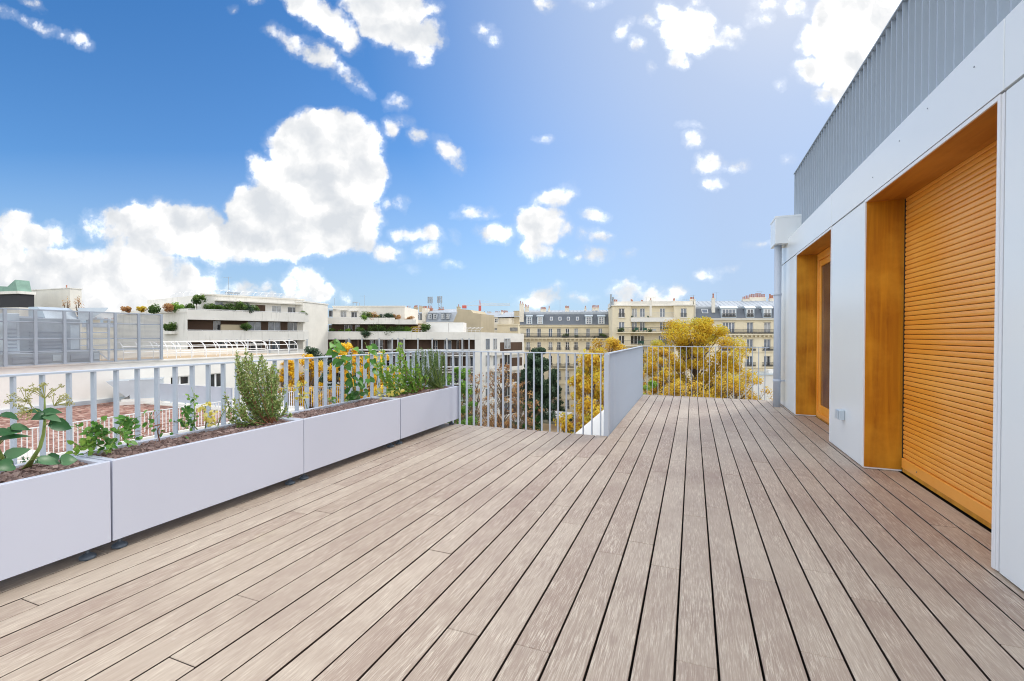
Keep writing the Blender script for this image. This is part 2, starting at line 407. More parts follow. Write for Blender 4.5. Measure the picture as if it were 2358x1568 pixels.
    b = MB(); b.box(.36, .37, Y3, Y4, .0, ZO); b.build('room_darkness', M['black'], dd)
    # weatherproof socket
    q = MB(); q.cbox(-.055, .0, 5.63, 5.73, .35, .45, .008); o = q.build('outdoor_socket', M['galva'], h)
    q = MB(); q.cbox(-.066, -.055, 5.637, 5.723, .357, .443, .004); q.build('socket_lid', M['galva'], o)
    for (y, z) in ((4.35, 2.70), (3.35, 2.72), (4.9, 2.60), (3.9, 2.74)): q = MB(); q.lathe((-.004, y, z), [(.004, -.004), (.006, 0), (.004, .004)], 8); q.build('fixing_screw', M['gapm'], h)
    # rain hopper and down pipe
    b = MB(); b.cbox(-.19, .75, 8.75, 9.25, 2.75, 3.2, .004); b.cbox(-.196, .757, 8.744, 9.256, 3.17, 3.205, .003); ho = b.build('rain_hopper', M['panel'], h)
    b = MB(); b.tube([(-.115, 8.97, .0), (-.115, 8.97, 2.76)], .055, 20); b.tube([(-.115, 8.97, .42), (-.115, 8.97, .47)], .061, 20)
    b.tube([(-.115, 8.97, 1.9), (-.115, 8.97, 1.94)], .061, 20); b.bar((-.115, 8.97, .445), (.0, 8.97, .445), .02, .02)
    b.build('downpipe', M['rail'], h, True)
    # body of the building under the terrace, and the white ledge outside the side railing
    b = MB(); b.box(-1.46-.55, 3.5, -2, YF-.06, -17, -.22); b.box(-XW-3.55, -1.46-.55, -2, YF-.06, -17, -.22)
    b.box(-XW+XS-.01, 3.5, YF-.06, YB+.05, -17, -.22); b.build('lower_wall', M['white'], h)
    b = MB(); b.cbox(-XW-1.62, -XW+XS-.03, YF+.05, YB-.4, -1.2, -.235, .01); b.build('ledge', M['white'], h)
house()

# ---------------------------------------------------------------- railings
BAR = {}
def railing(name, label, p0, p1, h=1.0, pitch=.107, depth=.042, th=.011, zb=-.14, mat='rail', cat='railing', posts=(), top=(.05, .012), bottom=False, end_post=False):
    p0 = Vector((*p0[:2], p0[2] if len(p0) > 2 else 0)); p1 = Vector((*p1[:2], p0.z))
    d = p1-p0; Ln = d.length; a = math.atan2(d.y, d.x)
    r = thing(name, label, cat, p0, a)
    b = MB(); b.cbox(-.02, Ln+.02, -top[0]/2, top[0]/2, h-top[1], h, .002); b.build('top_rail', M[mat], r)
    if bottom:
        b = MB(); b.box(0, Ln, -.02, .02, zb, zb+.012); b.build('bottom_rail', M[mat], r)
    key = (h, depth, th, zb, mat)
    if key not in BAR:
        b = MB(); b.box(-th/2, th/2, -depth/2, depth/2, zb+.002, h-top[1]-.001); BAR[key] = b.mesh('baluster', M[mat])
    n = int(Ln/pitch); off = (Ln-n*pitch)/2
    for i in range(n+1):
        link('baluster', BAR[key], r, (off+i*pitch, 0, 0))
    for x in posts:
        b = MB(); b.cbox(x-.03, x+.03, -.03, .03, zb, h-top[1]-.001, .003); b.build('post', M[mat], r)
    return r
railing('metal_railing', 'long pale grey railing of flat bars behind the white planters', (XR, -.5), (XR, YF), pitch=.1205)
rf = railing('metal_railing', 'short pale grey railing crossing the deck end between planter and side railing', (XR+.05, YF+.005), (XS-.06, YF+.005))
railing('metal_railing', 'side railing whose close bars read as a solid grey panel', (XS, YF+.02), (XS, YB-.02), posts=(.0,), pitch=.105)
railing('metal_railing', 'far thin railing in front of the yellow tree and cream houses', (XS+.05, YB), (XW-.14, YB))
railing('roof_railing', 'blue grey bar railing standing on top of the white penthouse wall', (1.70, 1.6, 2.78), (1.70, 9.3, 2.78), h=1.27, pitch=.12, depth=.13, th=.014, zb=.01, mat='railroof', top=(.15, .014))
# little stainless pins on the rails
# ---------------------------------------------------------------- planters
def planter_mesh():
    b = MB(); w, l, t = XP-XPB, 1.338, .035
    # shell
    z0, z1 = .075, ZP
    b.cbox(0, t, 0, l, z0, z1, .002); b.cbox(w-t, w, 0, l, z0, z1, .002)
    b.cbox(t+.0005, w-t-.0005, 0.001, t, z0+.001, z1-.0015, .002); b.cbox(t+.0005, w-t-.0005, l-t, l-.001, z0+.001, z1-.0015, .002)
    b.box(t, w-t, t, l-t, z0+.004, z0+.02)
    return b.mesh('planter_box', M['planter'])
def foot_mesh():
    b = MB(); b.lathe((0, 0, 0), [(.034, .0), (.038, .006), (.036, .016), (.020, .026), (.011, .032), (.009, .036), (.009, .076)], 16)
    return b.mesh('foot', M['foot'], True)
def lava_mesh(seed):
    r = random.Random(seed); b = MB(); w, l = XP-XPB, 1.338
    for i in range(2300):
        x, y = r.uniform(.045, w-.045), r.uniform(.045, l-.045); s_ = r.choice((.006, .008, .010, .013, .016)) * r.uniform(.8, 1.2)
        z = ZP-.03 + r.uniform(-.006, .012) + mnoise.noise(Vector((x*6, y*6, seed)))*.012
        t = min(1, max(0, r.gauss(.45, .25))); n = len(b.v)
        rot = Matrix.Rotation(r.random()*6.28, 3, Vector((r.random()-.5, r.random()-.5, r.random()+.1)).normalized())
        for q in ((-1,-1,-.7),(1,-.9,-.8),(.9,1,-.7),(-1,.8,-.6),(-.7,-.8,.7),(.7,-.6,.9),(.6,.8,.7),(-.8,.6,.8)):
            q = rot @ Vector([c*r.uniform(.7, 1.15) for c in q]); b.v.append((x+q.x*s_, y+q.y*s_, z+q.z*s_))
        for q in ((3,2,1,0),(4,5,6,7),(0,1,5,4),(1,2,6,5),(2,3,7,6),(3,0,4,7)): b.f.append(tuple(n+k for k in q)); b.t.append(t)
    b.box(.037, w-.037, .037, l-.037, ZP-.12, ZP-.04, t=.0)
    return b.mesh('lava_gravel', M['lava'])
PM, FM, LM = planter_mesh(), foot_mesh(), [lava_mesh(1), lava_mesh(2)]
PY = [1.544-1.346, 1.546, 2.889, 4.242]
PL = ['white planter box nearest the camera holding the big dark ivy', 'white planter box holding creeping vines and an upright leafy shrub', 'white planter box holding the tall climbing ivy stems', 'white planter box farthest away at the deck corner']
for i, y in enumerate(PY):
    p = thing('planter', PL[i], 'planter', (XPB, y, 0), 0, 'white planters in a row along the railing')
    link('planter_box', PM, p)
    for fx, fy in ((XP-XPB-.075, .07), (XP-XPB-.075, 1.338-.07), (.07, .07), (.07, 1.338-.07)): link('foot', FM, p, (fx, fy, 0))
    g = link('lava_gravel', LM[i % 2], None, (XPB, y, 0))
    tag(g, ['reddish lava gravel under the big ivy', 'reddish lava gravel under the creeping vines', 'reddish lava gravel under the tall ivy stems', 'reddish lava gravel in the farthest planter'][i], 'gravel', kind='stuff')
dl = MB()
rr = random.Random(8)
DEBRIS = [(-2.9, 5.42), (-1.55, 3.6), (-1.35, 3.72), (.35, 2.2), (-2.2, 1.2)]

# ---------------------------------------------------------------- potted plants
SH = {'oval': [(0,0), (.22,.72), (.5,1), (.78,.66), (1,0)], 'cord': [(0,0), (-.10,.45), (.08,.9), (.38,1), (.7,.62), (1,0)],
      'lance': [(0,0), (.3,.9), (.6,.85), (1,0)], 'quad': [(0,0), (.5,1), (1,0)]}
def leaf(mb, p, d, nrm, l, w, t, kind='oval', fold=.25, droop=.2):
    d = d.normalized(); side = d.cross(nrm)
    side = side.normalized() if side.length > 1e-4 else d.orthogonal().normalized()
    up = side.cross(d)
    o = SH[kind]; n = len(mb.v); m = len(o)
    for a, h in o:
        c = p + d*(a*l) - up*(droop*l*a*a); mb.v.append(tuple(c))
    for sg in (1, -1):
        for a, h in o[1:-1]:
            c = p + d*(a*l) + side*(sg*h*w/2) - up*(droop*l*a*a) + up*(fold*h*w/2); mb.v.append(tuple(c))
    k = m-2
    for q in (0, 1):
        b = n+m+q*k
        for i in range(m-1):
            if i == 0: f = (n, n+1, b)
            elif i == m-2: f = (n+i, n+m-1, b+i-1)
            else: f = (n+i, n+i+1, b+i, b+i-1)
            mb.f.append(f if q == 0 else tuple(reversed(f))); mb.t.append(t)
def rv(r): return Vector((r.gauss(0,1), r.gauss(0,1), r.gauss(0,1))).normalized()
def curve(p0, p1, bend, n=8):
    p0, p1, bend = Vector(p0), Vector(p1), Vector(bend)
    return [p0.lerp(p1, i/n) + bend*(4*(i/n)*(1-i/n)) for i in range(n+1)]
XC = -3.17
def base_at(u, v): return hit(u, v, 2, ZP-.03)
def on_x(u, v, x=XC): return hit(u, v, 0, x)
def plant(name, label, cat, stem_mb, leaf_mb, smat, lmat, loc, group='plants growing in the planters'):
    r = thing(name, label, cat, loc, 0, group)
    for mb in (stem_mb, leaf_mb): mb.v = [(x-loc[0], y-loc[1], z-loc[2]) for x, y, z in mb.v]
    stem_mb.build('stem', M[smat], r, True); l = leaf_mb.build('foliage', M[lmat], r, True)
    return r
UP = Vector((0,0,1))

def big_ivy():
    r = random.Random(11); st, lf, um = MB(), MB(), MB()
    def umbel(p, d, R=.07):
        for k in range(15):
            q = (d*1.1+rv(r)*.95).normalized()*R*r.uniform(.7, 1.1); e = p+q
            um.tube([p, p+q*.5+UP*.004, e], .0013, 4, .4)
            for j in range(9):
                f = e + rv(r)*.011; um.tube([e, f], .0007, 3, .7)
                um.lathe(tuple(f), [(.0012, -.002), (.0026, 0), (.0012, .002)], 5, t=r.random()*.4 if r.random() < .4 else r.uniform(.5, 1))
    x = -3.20
    b0 = base_at(75, 1088); b1 = on_x(100, 1020, x); b2 = on_x(152, 985, x); b3 = on_x(172, 925, x)
    pts = [b0, b0.lerp(b1, .5)+Vector((0,-.01,.01)), b1, b1.lerp(b2, .5), b2, b2.lerp(b3, .5)+Vector((.0,.015,0)), b3]
    pts2 = [pts[0]] + [pts[i].lerp(pts[i+1], .5) for i in range(6)] + [pts[6]]
    st.tube(pts2, [.012, .011, .0095, .009, .008, .0075, .007, .006], 8)
    for (du, dv, dx) in ((100, 900, 0), (170, 908, .02), (62, 918, .0), (20, 950, .03)):
        pass
    umbel(on_x(103, 918, x), Vector((.0, -.1, 1)), .085); umbel(on_x(60, 925, x), Vector((0, -.6, .4)), .07); umbel(on_x(124, 935, x), Vector((0, .8, .7)), .075); umbel(on_x(75, 945, x), Vector((0, -.9, .2)), .06)
    top = on_x(88, 960, x)
    # first stem leaning right: from the soil up to the flower head
    c0 = base_at(60, 1080); c1 = on_x(88, 1035, x); c2 = on_x(85, 960, x)
    main = [base_at(62, 1082), on_x(78, 1052, x), on_x(92, 1030, x), on_x(100, 1000, x), on_x(103, 972, x), on_x(103, 945, x), on_x(103, 915, x)]
    st.v.clear(); st.f.clear(); st.t.clear()
    st.tube(main, [.011, .0095, .0085, .0075, .0065, .005, .003], 8)
    sec = [base_at(20, 1086), on_x(8, 1062, x), on_x(-8, 1030, x), on_x(-14, 985, x)]
    st.tube(sec, [.013, .011, .009, .007], 8)
    thr = [base_at(48, 1085), on_x(70, 1060, x), on_x(90, 1052, x)]
    st.tube(thr, [.006, .005, .004], 6)
    def big(u, v, du, dv, l, w, x_=x, nrm=(.5,-.2,.8), t=None, attach=None, fold=.3, droop=.35):
        p = on_x(u, v, x_); e = on_x(u+du, v+dv, x_+r.uniform(-.02, .05)); d = e-p
        leaf(lf, p, d, Vector(nrm).normalized(), l*.68, w*.68, r.random()*.6 if t is None else t, 'cord', fold, droop)
        if attach is not None: st.tube([attach, attach.lerp(p, .5)+UP*.01, p], .0022, 5)
    big(118, 975, 60, 10, .135, .105, -3.10, (.85,-.3,.45), .3, on_x(100, 985, x))
    big(100, 952, 35, -8, .10, .09, -3.15, (.5,-.2,.8), .35, main[4]); big(95, 950, -25, -6, .09, .08, -3.2, (.4,.2,.8), .5, main[4])
    big(104, 956, -28, 6, .085, .075, -3.14, (.9,-.2,.5), .1, main[4]); big(104, 958, 36, 6, .10, .075, -3.12, (.6,-.2,.8), .75, main[4])
    big(40, 990, -28, 5, .10, .085, -3.15, (.6,-.2,.7), .6, sec[2]); big(28, 985, 42, -2, .10, .08, -3.15, (.5,-.2,.8), .7, sec[2])
    big(2, 1012, 50, -12, .15, .05, -3.15, (.6,-.2,.8), .2, sec[2], .5, .3); big(4, 955, 35, 3, .10, .07, -3.15, (.3,-.2,.9), .2, sec[3])
    big(16, 1050, 48, -18, .12, .085, -3.12, (.8,-.3,.5), .85, sec[1]); big(2, 1065, -30, 10, .12, .10, -3.1, (.8,-.2,.4), .4, sec[1])
    big(28, 1070, -40, 5, .13, .10, -3.08, (.85,-.3,.4), .6, sec[0])
    big(112, 1058, 30, -12, .09, .08, -3.1, (.9,-.3,.3), .1, thr[2]); big(90, 1062, 55, -2, .14, .09, -3.03, (.7,-.3,.8), .85, thr[2], .35, .3)
    big(142, 1062, 34, -8, .09, .10, -3.02, (.8,-.4,.6), .8, None, .3, .5); big(-5, 1000, 22, -12, .09, .08, -3.1, None or (.7,-.2,.6), .3, sec[2])
    for k in range(26):
        p = base_at(60+r.uniform(-10, 25), 1078)+UP*r.uniform(.0, .09); leaf(lf, p, rv(r)+UP*.4, rv(r), r.uniform(.015, .03), .012, 1., 'lance')
    root = plant('ivy_plant', 'big dark ivy with flower heads in the nearest planter', 'plant', st, lf, 'greenstem', 'ivy', base_at(50, 1085))
    um.v = [(a-root.location[0], b-root.location[1], c-root.location[2]) for a, b, c in um.v]
    um.build('flower_head', M['umbel'], root)
big_ivy()

def creeper(name, label, pts_uv, x, seed, nleaf, l, lm='vine', sm='greenstem', branches=6, spread=.05, cat='plant', kind='oval', tone=(.2, 1.)):
    """a stem laid through the given points; leafy side shoots"""
    r = random.Random(seed); st, lf = MB(), MB()
    base = base_at(*pts_uv[0]); P_ = [base] + [on_x(u, v, x+r.uniform(-.03, .06)) for u, v in pts_uv[1:]]
    # smooth
    Q = []
    for i in range(len(P_)-1):
        for k in range(4): Q.append(P_[i].lerp(P_[i+1], k/4))
    Q.append(P_[-1])
    Q = [Q[0]]+[(Q[i-1]+Q[i]*2+Q[i+1])/4 for i in range(1, len(Q)-1)]+[Q[-1]]
    n = len(Q)
    st.tube(Q, [.0035*(1-.6*i/n)+.0008 for i in range(n)], 6)
    paths = [Q]
    for b in range(branches):
        i = r.randrange(1, n-1); d = (rv(r)+UP*.25); d.x *= .7
        e = Q[i]+d.normalized()*spread*r.uniform(.7, 2.2); pth = curve(Q[i], e, UP*.012*r.uniform(-1, 1.5), 5)
        st.tube(pth, .0012, 5); paths.append(pth)
    for k in range(nleaf):
        pth = r.choice(paths); i = r.uniform(.15, 1)*(len(pth)-1); a = int(min(i, len(pth)-2)); p = pth[a].lerp(pth[a+1], i-a)
        d = rv(r)+UP*.1; pet = d.normalized()*l*.35
        st.tube([p, p+pet], .0007, 3)
        leaf(lf, p+pet, d+Vector((.2,-.1,-.1)), (Vector((.6,-.3,.7))+rv(r)*.55).normalized(), l*r.uniform(.6, 1.15), l*r.uniform(.55, .85), r.uniform(*tone), kind, .2, r.uniform(.05, .35))
    return plant(name, label, cat, st, lf, sm, lm, tuple(base))
creeper('creeping_vine', 'bright green vine trailing over the gap between the first two planters', [(246, 1036), (215, 1020), (185, 1030), (168, 1046)], -3.22, 21, 46, .034, 'lightgreen', branches=9, spread=.05, kind='cord')
creeper('creeping_vine', 'dense bright green vine at the near end of the second planter', [(262, 1040), (240, 1010), (215, 1000), (190, 990)], -3.22, 22, 75, .036, branches=12, spread=.06, kind='cord')
creeper('creeping_vine', 'leafy green vine leaning on the railing bars of the second planter', [(300, 1032), (280, 1000), (270, 985), (300, 965), (320, 985)], -3.2, 23, 85, .036, branches=14, spread=.075, kind='cord')
creeper('trailing_plant', 'thin red stemmed plant with sparse leaves beside the dense vine', [(368, 1018), (362, 990), (375, 975), (340, 985), (330, 1005)], -3.2, 24, 26, .032, 'vine', 'redstem', branches=14, spread=.09)
creeper('trailing_plant', 'small plant with hanging chains of green leaves before the upright shrub', [(455, 990), (430, 960), (425, 938), (418, 965), (428, 985)], -3.2, 25, 44, .036, branches=6, spread=.05, kind='oval', tone=(.0, .7))
creeper('trailing_plant', 'little pale green sprig rising above the hanging leaf chains', [(440, 992), (450, 960), (446, 925), (448, 905)], -3.22, 26, 22, .026, 'lightgreen', branches=6, spread=.04)
creeper('wilted_plant', 'yellow wilted plant in front of the upright shrub', [(472, 990), (476, 965), (470, 945), (478, 925)], -3.13, 27, 40, .034, 'wilt', 'greenstem', branches=9, spread=.05, kind='lance', tone=(.2, 1))
creeper('wilted_plant', 'dry straw coloured sprig between wilted plant and upright shrub', [(500, 986), (508, 960), (520, 940)], -3.2, 28, 8, .02, 'wilt', 'greenstem', branches=5, spread=.06, kind='lance', tone=(.0, .5))
creeper('wilted_plant', 'yellow wilted sprig at the near end of the third planter', [(708, 944), (702, 920), (690, 905), (695, 880)], -3.2, 29, 34, .036, 'wilt', 'greenstem', branches=8, spread=.06, kind='lance', tone=(.1, 1))
creeper('wilted_plant', 'pale yellow wilted leaves draped over the end of the third planter', [(862, 910), (885, 905), (905, 898), (925, 905)], -3.08, 30, 26, .05, 'wilt', 'greenstem', branches=6, spread=.05, kind='oval', tone=(.4, 1))
creeper('seedling', 'small green seedling in the gravel of the third planter', [(770, 930), (765, 922)], -3.15, 31, 16, .03, 'vine', branches=4, spread=.03)
creeper('seedling', 'small pale seedling beside the tall ivy in the third planter', [(800, 925), (803, 917)], -3.15, 32, 14, .03, 'lightgreen', branches=4, spread=.03)
creeper('wilted_plant', 'yellowish green vine hanging on the railing behind the third planter end', [(880, 912), (870, 880), (868, 850), (872, 835)], -3.3, 33, 26, .04, 'wilt', 'greenstem', branches=6, spread=.06, kind='cord', tone=(.2, 1))

def shrub(name, label, bu, bv, tips, x, seed, per, l, w, lm, sm, jitter=.03, dens=.5, kind='oval', rad=.02):
    """many upright shoots clothed in small leaves"""
    r = random.Random(seed); st, lf = MB(), MB(); base = base_at(bu, bv); base.x = x
    for (u, v, cnt) in tips:
        tip0 = on_x(u, v, x)
        for k in range(cnt):
            tip = tip0 + Vector((r.gauss(0, jitter), r.gauss(0, jitter), -abs(r.gauss(0, jitter*2.0))))
            b = base+Vector((r.gauss(0, .02), r.gauss(0, .025), 0)); mid = (tip-b)
            bend = Vector((mid.y*.0+r.gauss(0, .02), mid.y*.22, -abs(mid.y)*.1)); pth = curve(b, tip, bend, 10)
            st.tube(pth, [.0034*(1-.8*i/10)+.0006 for i in range(11)], 5)
            ln = mid.length; nl = int(per*ln)
            for j in range(nl):
                q = r.uniform(.10, 1.)**.8*10; a = int(min(q, 9)); p = pth[a].lerp(pth[a+1], q-a); ax = (pth[a+1]-pth[a]).normalized()
                d = (ax*.75+rv(r)*.75).normalized(); sp = rv(r)*r.random()*rad*(1.25-q/10)
                t = min(1, max(0, r.gauss(.35+.35*(q/10), .22)))
                leaf(lf, p+sp, d, (rv(r)+Vector((.5,-.2,.5))).normalized(), l*r.uniform(.7, 1.25), w*r.uniform(.7, 1.2), t, kind, .15, .1)
    return plant(name, label, 'shrub', st, lf, sm, lm, tuple(base))
shrub('leafy_shrub', 'upright small leaved shrub standing before the railing in the second planter', 598, 974,
      [(548, 808, 5), (556, 830, 4), (590, 815, 5), (604, 830, 4), (622, 835, 4), (640, 850, 4), (570, 860, 4), (545, 905, 4), (545, 935, 3), (640, 900, 4), (652, 880, 3), (655, 930, 4), (610, 880, 4), (580, 900, 3)],
      -3.2, 41, 330, .022, .0105, 'box', 'redstem', .03, rad=.045)
shrub('leafy_shrub', 'dense fine needled shrub in the far planter at the corner', 985, 893,
      [(960, 805, 7), (975, 800, 8), (992, 800, 9), (1008, 806, 8), (1018, 815, 7), (1024, 835, 6), (1022, 860, 5), (968, 830, 6), (958, 850, 5), (1000, 830, 8), (985, 845, 6)],
      -3.2, 42, 300, .015, .005, 'needle', 'greenstem', .022, rad=.028, kind='quad')
shrub('leafy_shrub', 'loose light green leafy bush beside the needled shrub', 935, 902,
      [(870, 830, 3), (890, 850, 3), (905, 838, 3), (925, 812, 3), (930, 850, 4), (955, 850, 4), (975, 862, 4), (900, 880, 3), (950, 880, 4), (880, 805, 1), (921, 790, 2), (960, 835, 2)],
      -3.2, 43, 90, .036, .022, 'lightgreen', 'redstem', .03, kind='oval', rad=.05)

def tall_ivy():
    r = random.Random(51); st, lf = MB(), MB(); x = -3.2; b = base_at(815, 925)
    stems = [[(815, 925), (812, 880), (800, 850), (782, 830), (770, 800), (762, 785)], [(815, 925), (818, 890), (815, 860), (808, 830), (812, 800)],
             [(815, 925), (835, 895), (848, 865), (852, 835), (850, 808), (840, 788)]]
    for si, s_ in enumerate(stems):
        Q0 = [b]+[on_x(u, v, x+r.uniform(-.02, .03)) for u, v in s_[1:]]; Q = []
        for i in range(len(Q0)-1):
            for k in range(4): Q.append(Q0[i].lerp(Q0[i+1], k/4))
        Q.append(Q0[-1]); Q = [Q[0]]+[(Q[i-1]+Q[i]*2+Q[i+1])/4 for i in range(1, len(Q)-1)]+[Q[-1]]
        n = len(Q); st.tube(Q, [.0065*(1-.65*i/n) for i in range(n)], 6)
        for k in range(24 if si != 1 else 18):
            i = int(r.uniform(.12, 1)*(n-1)); p = Q[i]; d = rv(r); d.x = d.x*.6+.3; d.z = abs(d.z)*.4-.1; q = p+d.normalized()*.045
            st.tube([p, p.lerp(q, .5)+UP*.01, q], .0014, 4)
            hi = i/n
            leaf(lf, q, d+UP*-.5, (Vector((.75,-.3,.5))+rv(r)*.5).normalized(), r.uniform(.05, .085), r.uniform(.045, .07), min(1, max(0, hi*1.0+r.gauss(-.05, .2))), 'cord', .25, .25)
    for k in range(14):
        p = b+Vector((r.gauss(0, .05), r.gauss(0, .07), r.uniform(.02, .13))); leaf(lf, p, rv(r)+Vector((.2,0,-.2)), Vector((.8,-.3,.5)), .07, .06, r.random()*.25, 'cord')
    plant('climbing_ivy', 'tall three stemmed ivy with heart shaped leaves in the third planter', 'plant', st, lf, 'greenstem', 'vine', tuple(b))
tall_ivy()
# ================================================================== the town around
ZG = -17.0
gm = MB(); gm.quad((-3000,-600,ZG), (3000,-600,ZG), (3000,5000,ZG), (-3000,5000,ZG))
tag(gm.build('ground', M['ground']), 'courtyard ground far below the terrace', 'ground', kind='structure')

class Fac:
    """a facade plane; local x along it, local y into the building, local z up from the courtyard ground"""
    def __init__(s, uA, dA, uB, dB):
        a, b = P(uA, 784, dA), P(uB, 784, dB); s.a = Vector((a.x, a.y, 0)); e = Vector((b.x-a.x, b.y-a.y, 0)); s.L = e.length; s.e = e.normalized()
        s.n = Vector((s.e.y, -s.e.x, 0)); s.rz = math.atan2(s.e.y, s.e.x)
    def root(s, name, label, cat='building', group=None): return thing(name, label, cat, (s.a.x, s.a.y, ZG), s.rz, group)
    def ray(s, u, v, y=0.):
        d = CF + CR*((u-1179)/FPX) + CU*((784-v)/FPX); p0 = s.a - s.n*y
        k = (p0-CO).dot(s.n)/d.dot(s.n); return CO+d*k
    def s_(s, u, y=0.): return (s.ray(u, 784, y)-s.a).dot(s.e)
    def z_(s, u, v, y=0.): return s.ray(u, v, y).z-ZG
    def rect(s, u0, u1, v0, v1, y=0.):
        um = (u0+u1)/2; return (s.s_(u0, y), s.s_(u1, y), s.z_(um, v1, y), s.z_(um, v0, y))

def holes_wall(mb, x0, x1, z0, z1, holes, depth=.28, y=0., t=0.):
    hs = [h for h in holes if h[0] > x0 and h[1] < x1 and h[2] > z0-1e-6 and h[3] < z1]
    xs = sorted({x0, x1, *[h[0] for h in hs], *[h[1] for h in hs]}); zs = sorted({z0, z1, *[h[2] for h in hs], *[h[3] for h in hs]})
    for i in range(len(xs)-1):
        for j in range(len(zs)-1):
            cx, cz = (xs[i]+xs[i+1])/2, (zs[j]+zs[j+1])/2
            if any(h[0] < cx < h[1] and h[2] < cz < h[3] for h in hs): continue
            mb.quad((xs[i], y, zs[j]), (xs[i+1], y, zs[j]), (xs[i+1], y, zs[j+1]), (xs[i], y, zs[j+1]), t=t)
    for a, b, c, d in hs:
        mb.quad((a, y, c), (a, y+depth, c), (a, y+depth, d), (a, y, d), t=t); mb.quad((b, y, c), (b, y, d), (b, y+depth, d), (b, y+depth, c), t=t)
        mb.quad((a, y, d), (a, y+depth, d), (b, y+depth, d), (b, y, d), t=t); mb.quad((a, y, c), (b, y, c), (b, y+depth, c), (a, y+depth, c), t=t)
WC = {}
def window(root, h, y=.16, leaves=2, bars=0, mat='winframe', glass=None, name='window', r=rng, panes=True):
    w, ht = round(h[1]-h[0], 2), round(h[3]-h[2], 2); key = (w, ht, leaves, bars, mat)
    if key not in WC:
        b = MB(); f = .075
        b.box(-w/2, w/2, -.03, .05, 0, f); b.box(-w/2, w/2, -.03, .05, ht-f, ht)
        for x in (-w/2, w/2-f): b.box(x, x+f, -.03, .05, f, ht-f)
        for k in range(1, leaves):
            x = -w/2+w*k/leaves; b.box(x-f*.75, x+f*.75, -.035, .05, f, ht-f)
        for k in range(1, bars+1):
            z = ht*k/(bars+1)
            for q in range(leaves):
                xa, xb = -w/2+w*q/leaves+f*.76, -w/2+w*(q+1)/leaves-f*.76; b.box(xa, xb, -.02, .03, z-.025, z+.025)
        WC[key] = b.mesh('window', M[mat])
    o = link(name, WC[key], root, ((h[0]+h[1])/2, y, h[2]+.004))
    g = glass or r.choice(('g1', 'g1', 'g2', 'g2', 'g3')); kp = ('pane', w, ht, g)
    if kp not in WC:
        p = MB(); p.quad((-w/2, .02, 0), (w/2, .02, 0), (w/2, .02, ht), (-w/2, .02, ht)); WC[kp] = p.mesh('pane', M[g])
    link('pane', WC[kp], o)
    return o
def grille(root, x0, x1, z0, h=.95, y=-.5, name='balcony_railing', pitch=.14, th=.028, mat='iron', ret=True, deco=False, parent=None):
    b = MB(); b.box(x0, x1, y-.025, y+.025, z0+h-.05, z0+h); b.box(x0, x1, y-.015, y+.015, z0+.05, z0+.09)
    n = max(1, int((x1-x0)/pitch))
    for i in range(n+1):
        x = x0+(x1-x0)*i/n; b.box(x-th/2, x+th/2, y-th/2, y+th/2, z0+.091, z0+h-.051)
    if deco:
        b.box(x0, x1, y-.012, y+.012, z0+h*.42, z0+h*.47)
        for i in range(n):
            x = x0+(x1-x0)*(i+.5)/n; b.box(x-.035, x+.035, y-.01, y+.01, z0+.14, z0+h*.40)
    if ret:
        for x in (x0, x1): b.box(x-.02, x+.02, y+.026, -.01, z0+h-.05, z0+h); b.box(x-.02, x+.02, y+.026, -.01, z0+.05, z0+.09)
    return b.build(name, M[mat], parent or root)
POT = None
def pots(parent, x0, x1, y, z, n, h=.55, r0=.13):
    global POT
    if POT is None:
        b = MB(); b.lathe((0,0,0), [(.14,0),(.14,.05),(.10,.09),(.085,.42),(.11,.45),(.11,.52),(.08,.55)], 9); POT = b.mesh('chimney_pot', M['redclay'])
    for i in range(n):
        o = link('chimney_pot', POT, parent, (x0+(x1-x0)*((i+.5)/n), y+rng.uniform(-.05,.05), z)); s_ = h/.55*rng.uniform(.75, 1.2); o.scale = (h/.55, h/.55, s_)
def chimney(root, F, u0, u1, v0, v1, y, n, dy=.7, mat='lime', ph=.55):
    r = F.rect(u0, u1, v0, v1, y); b = MB(); b.box(r[0], r[1], y, y+dy, r[2], r[3]); b.box(r[0]-.06, r[1]+.06, y-.06, y+dy+.06, r[3], r[3]+.14)
    o = b.build('chimney', M[mat], root); pots(o, r[0], r[1], y+dy/2, r[3]+.139, n, ph); return o
def antenna(root, F, u, v0, v1, y, arms=5, w=.8):
    x, z0, z1 = F.s_(u, y), F.z_(u, v1, y), F.z_(u, v0, y); b = MB(); b.tube([(x, y, z0), (x, y, z1)], .03, 5)
    if arms: b.tube([(x-w, y, z1-.15), (x+w*.6, y, z1-.15)], .018, 4)
    for i in range(arms): xx = x-w+.28*i; b.tube([(xx, y-.3+.03*i, z1-.15), (xx, y+.3-.03*i, z1-.15)], .012, 4)
    return b.build('antenna', M['machine'], root)

# ------------------------------------------------------------------ leafy clumps
def clump(lf, c, rad, n, size, r, tone=(.0, 1.), up=.0, flat=1.):
    c = Vector(c)
    for i in range(n):
        d = rv(r); q = r.random()**.45; p = c + Vector((d.x*rad[0], d.y*rad[1], d.z*rad[2]))*q
        nn = (rv(r)+d*.7+UP*.3).normalized(); a = nn.orthogonal().normalized(); b2 = nn.cross(a); an = r.random()*6.28
        a, b2 = a*cos(an)+b2*sin(an), b2*cos(an)-a*sin(an); s_ = size*r.uniform(.6, 1.3)
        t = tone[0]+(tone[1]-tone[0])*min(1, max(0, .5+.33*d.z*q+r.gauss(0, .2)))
        k = len(lf.v); lf.v += [tuple(p-a*s_), tuple(p+b2*s_*.62+nn*s_*.12), tuple(p+a*s_), tuple(p-b2*s_*.62+nn*s_*.12)]
        lf.f.append((k, k+1, k+2, k+3)); lf.t.append(t)
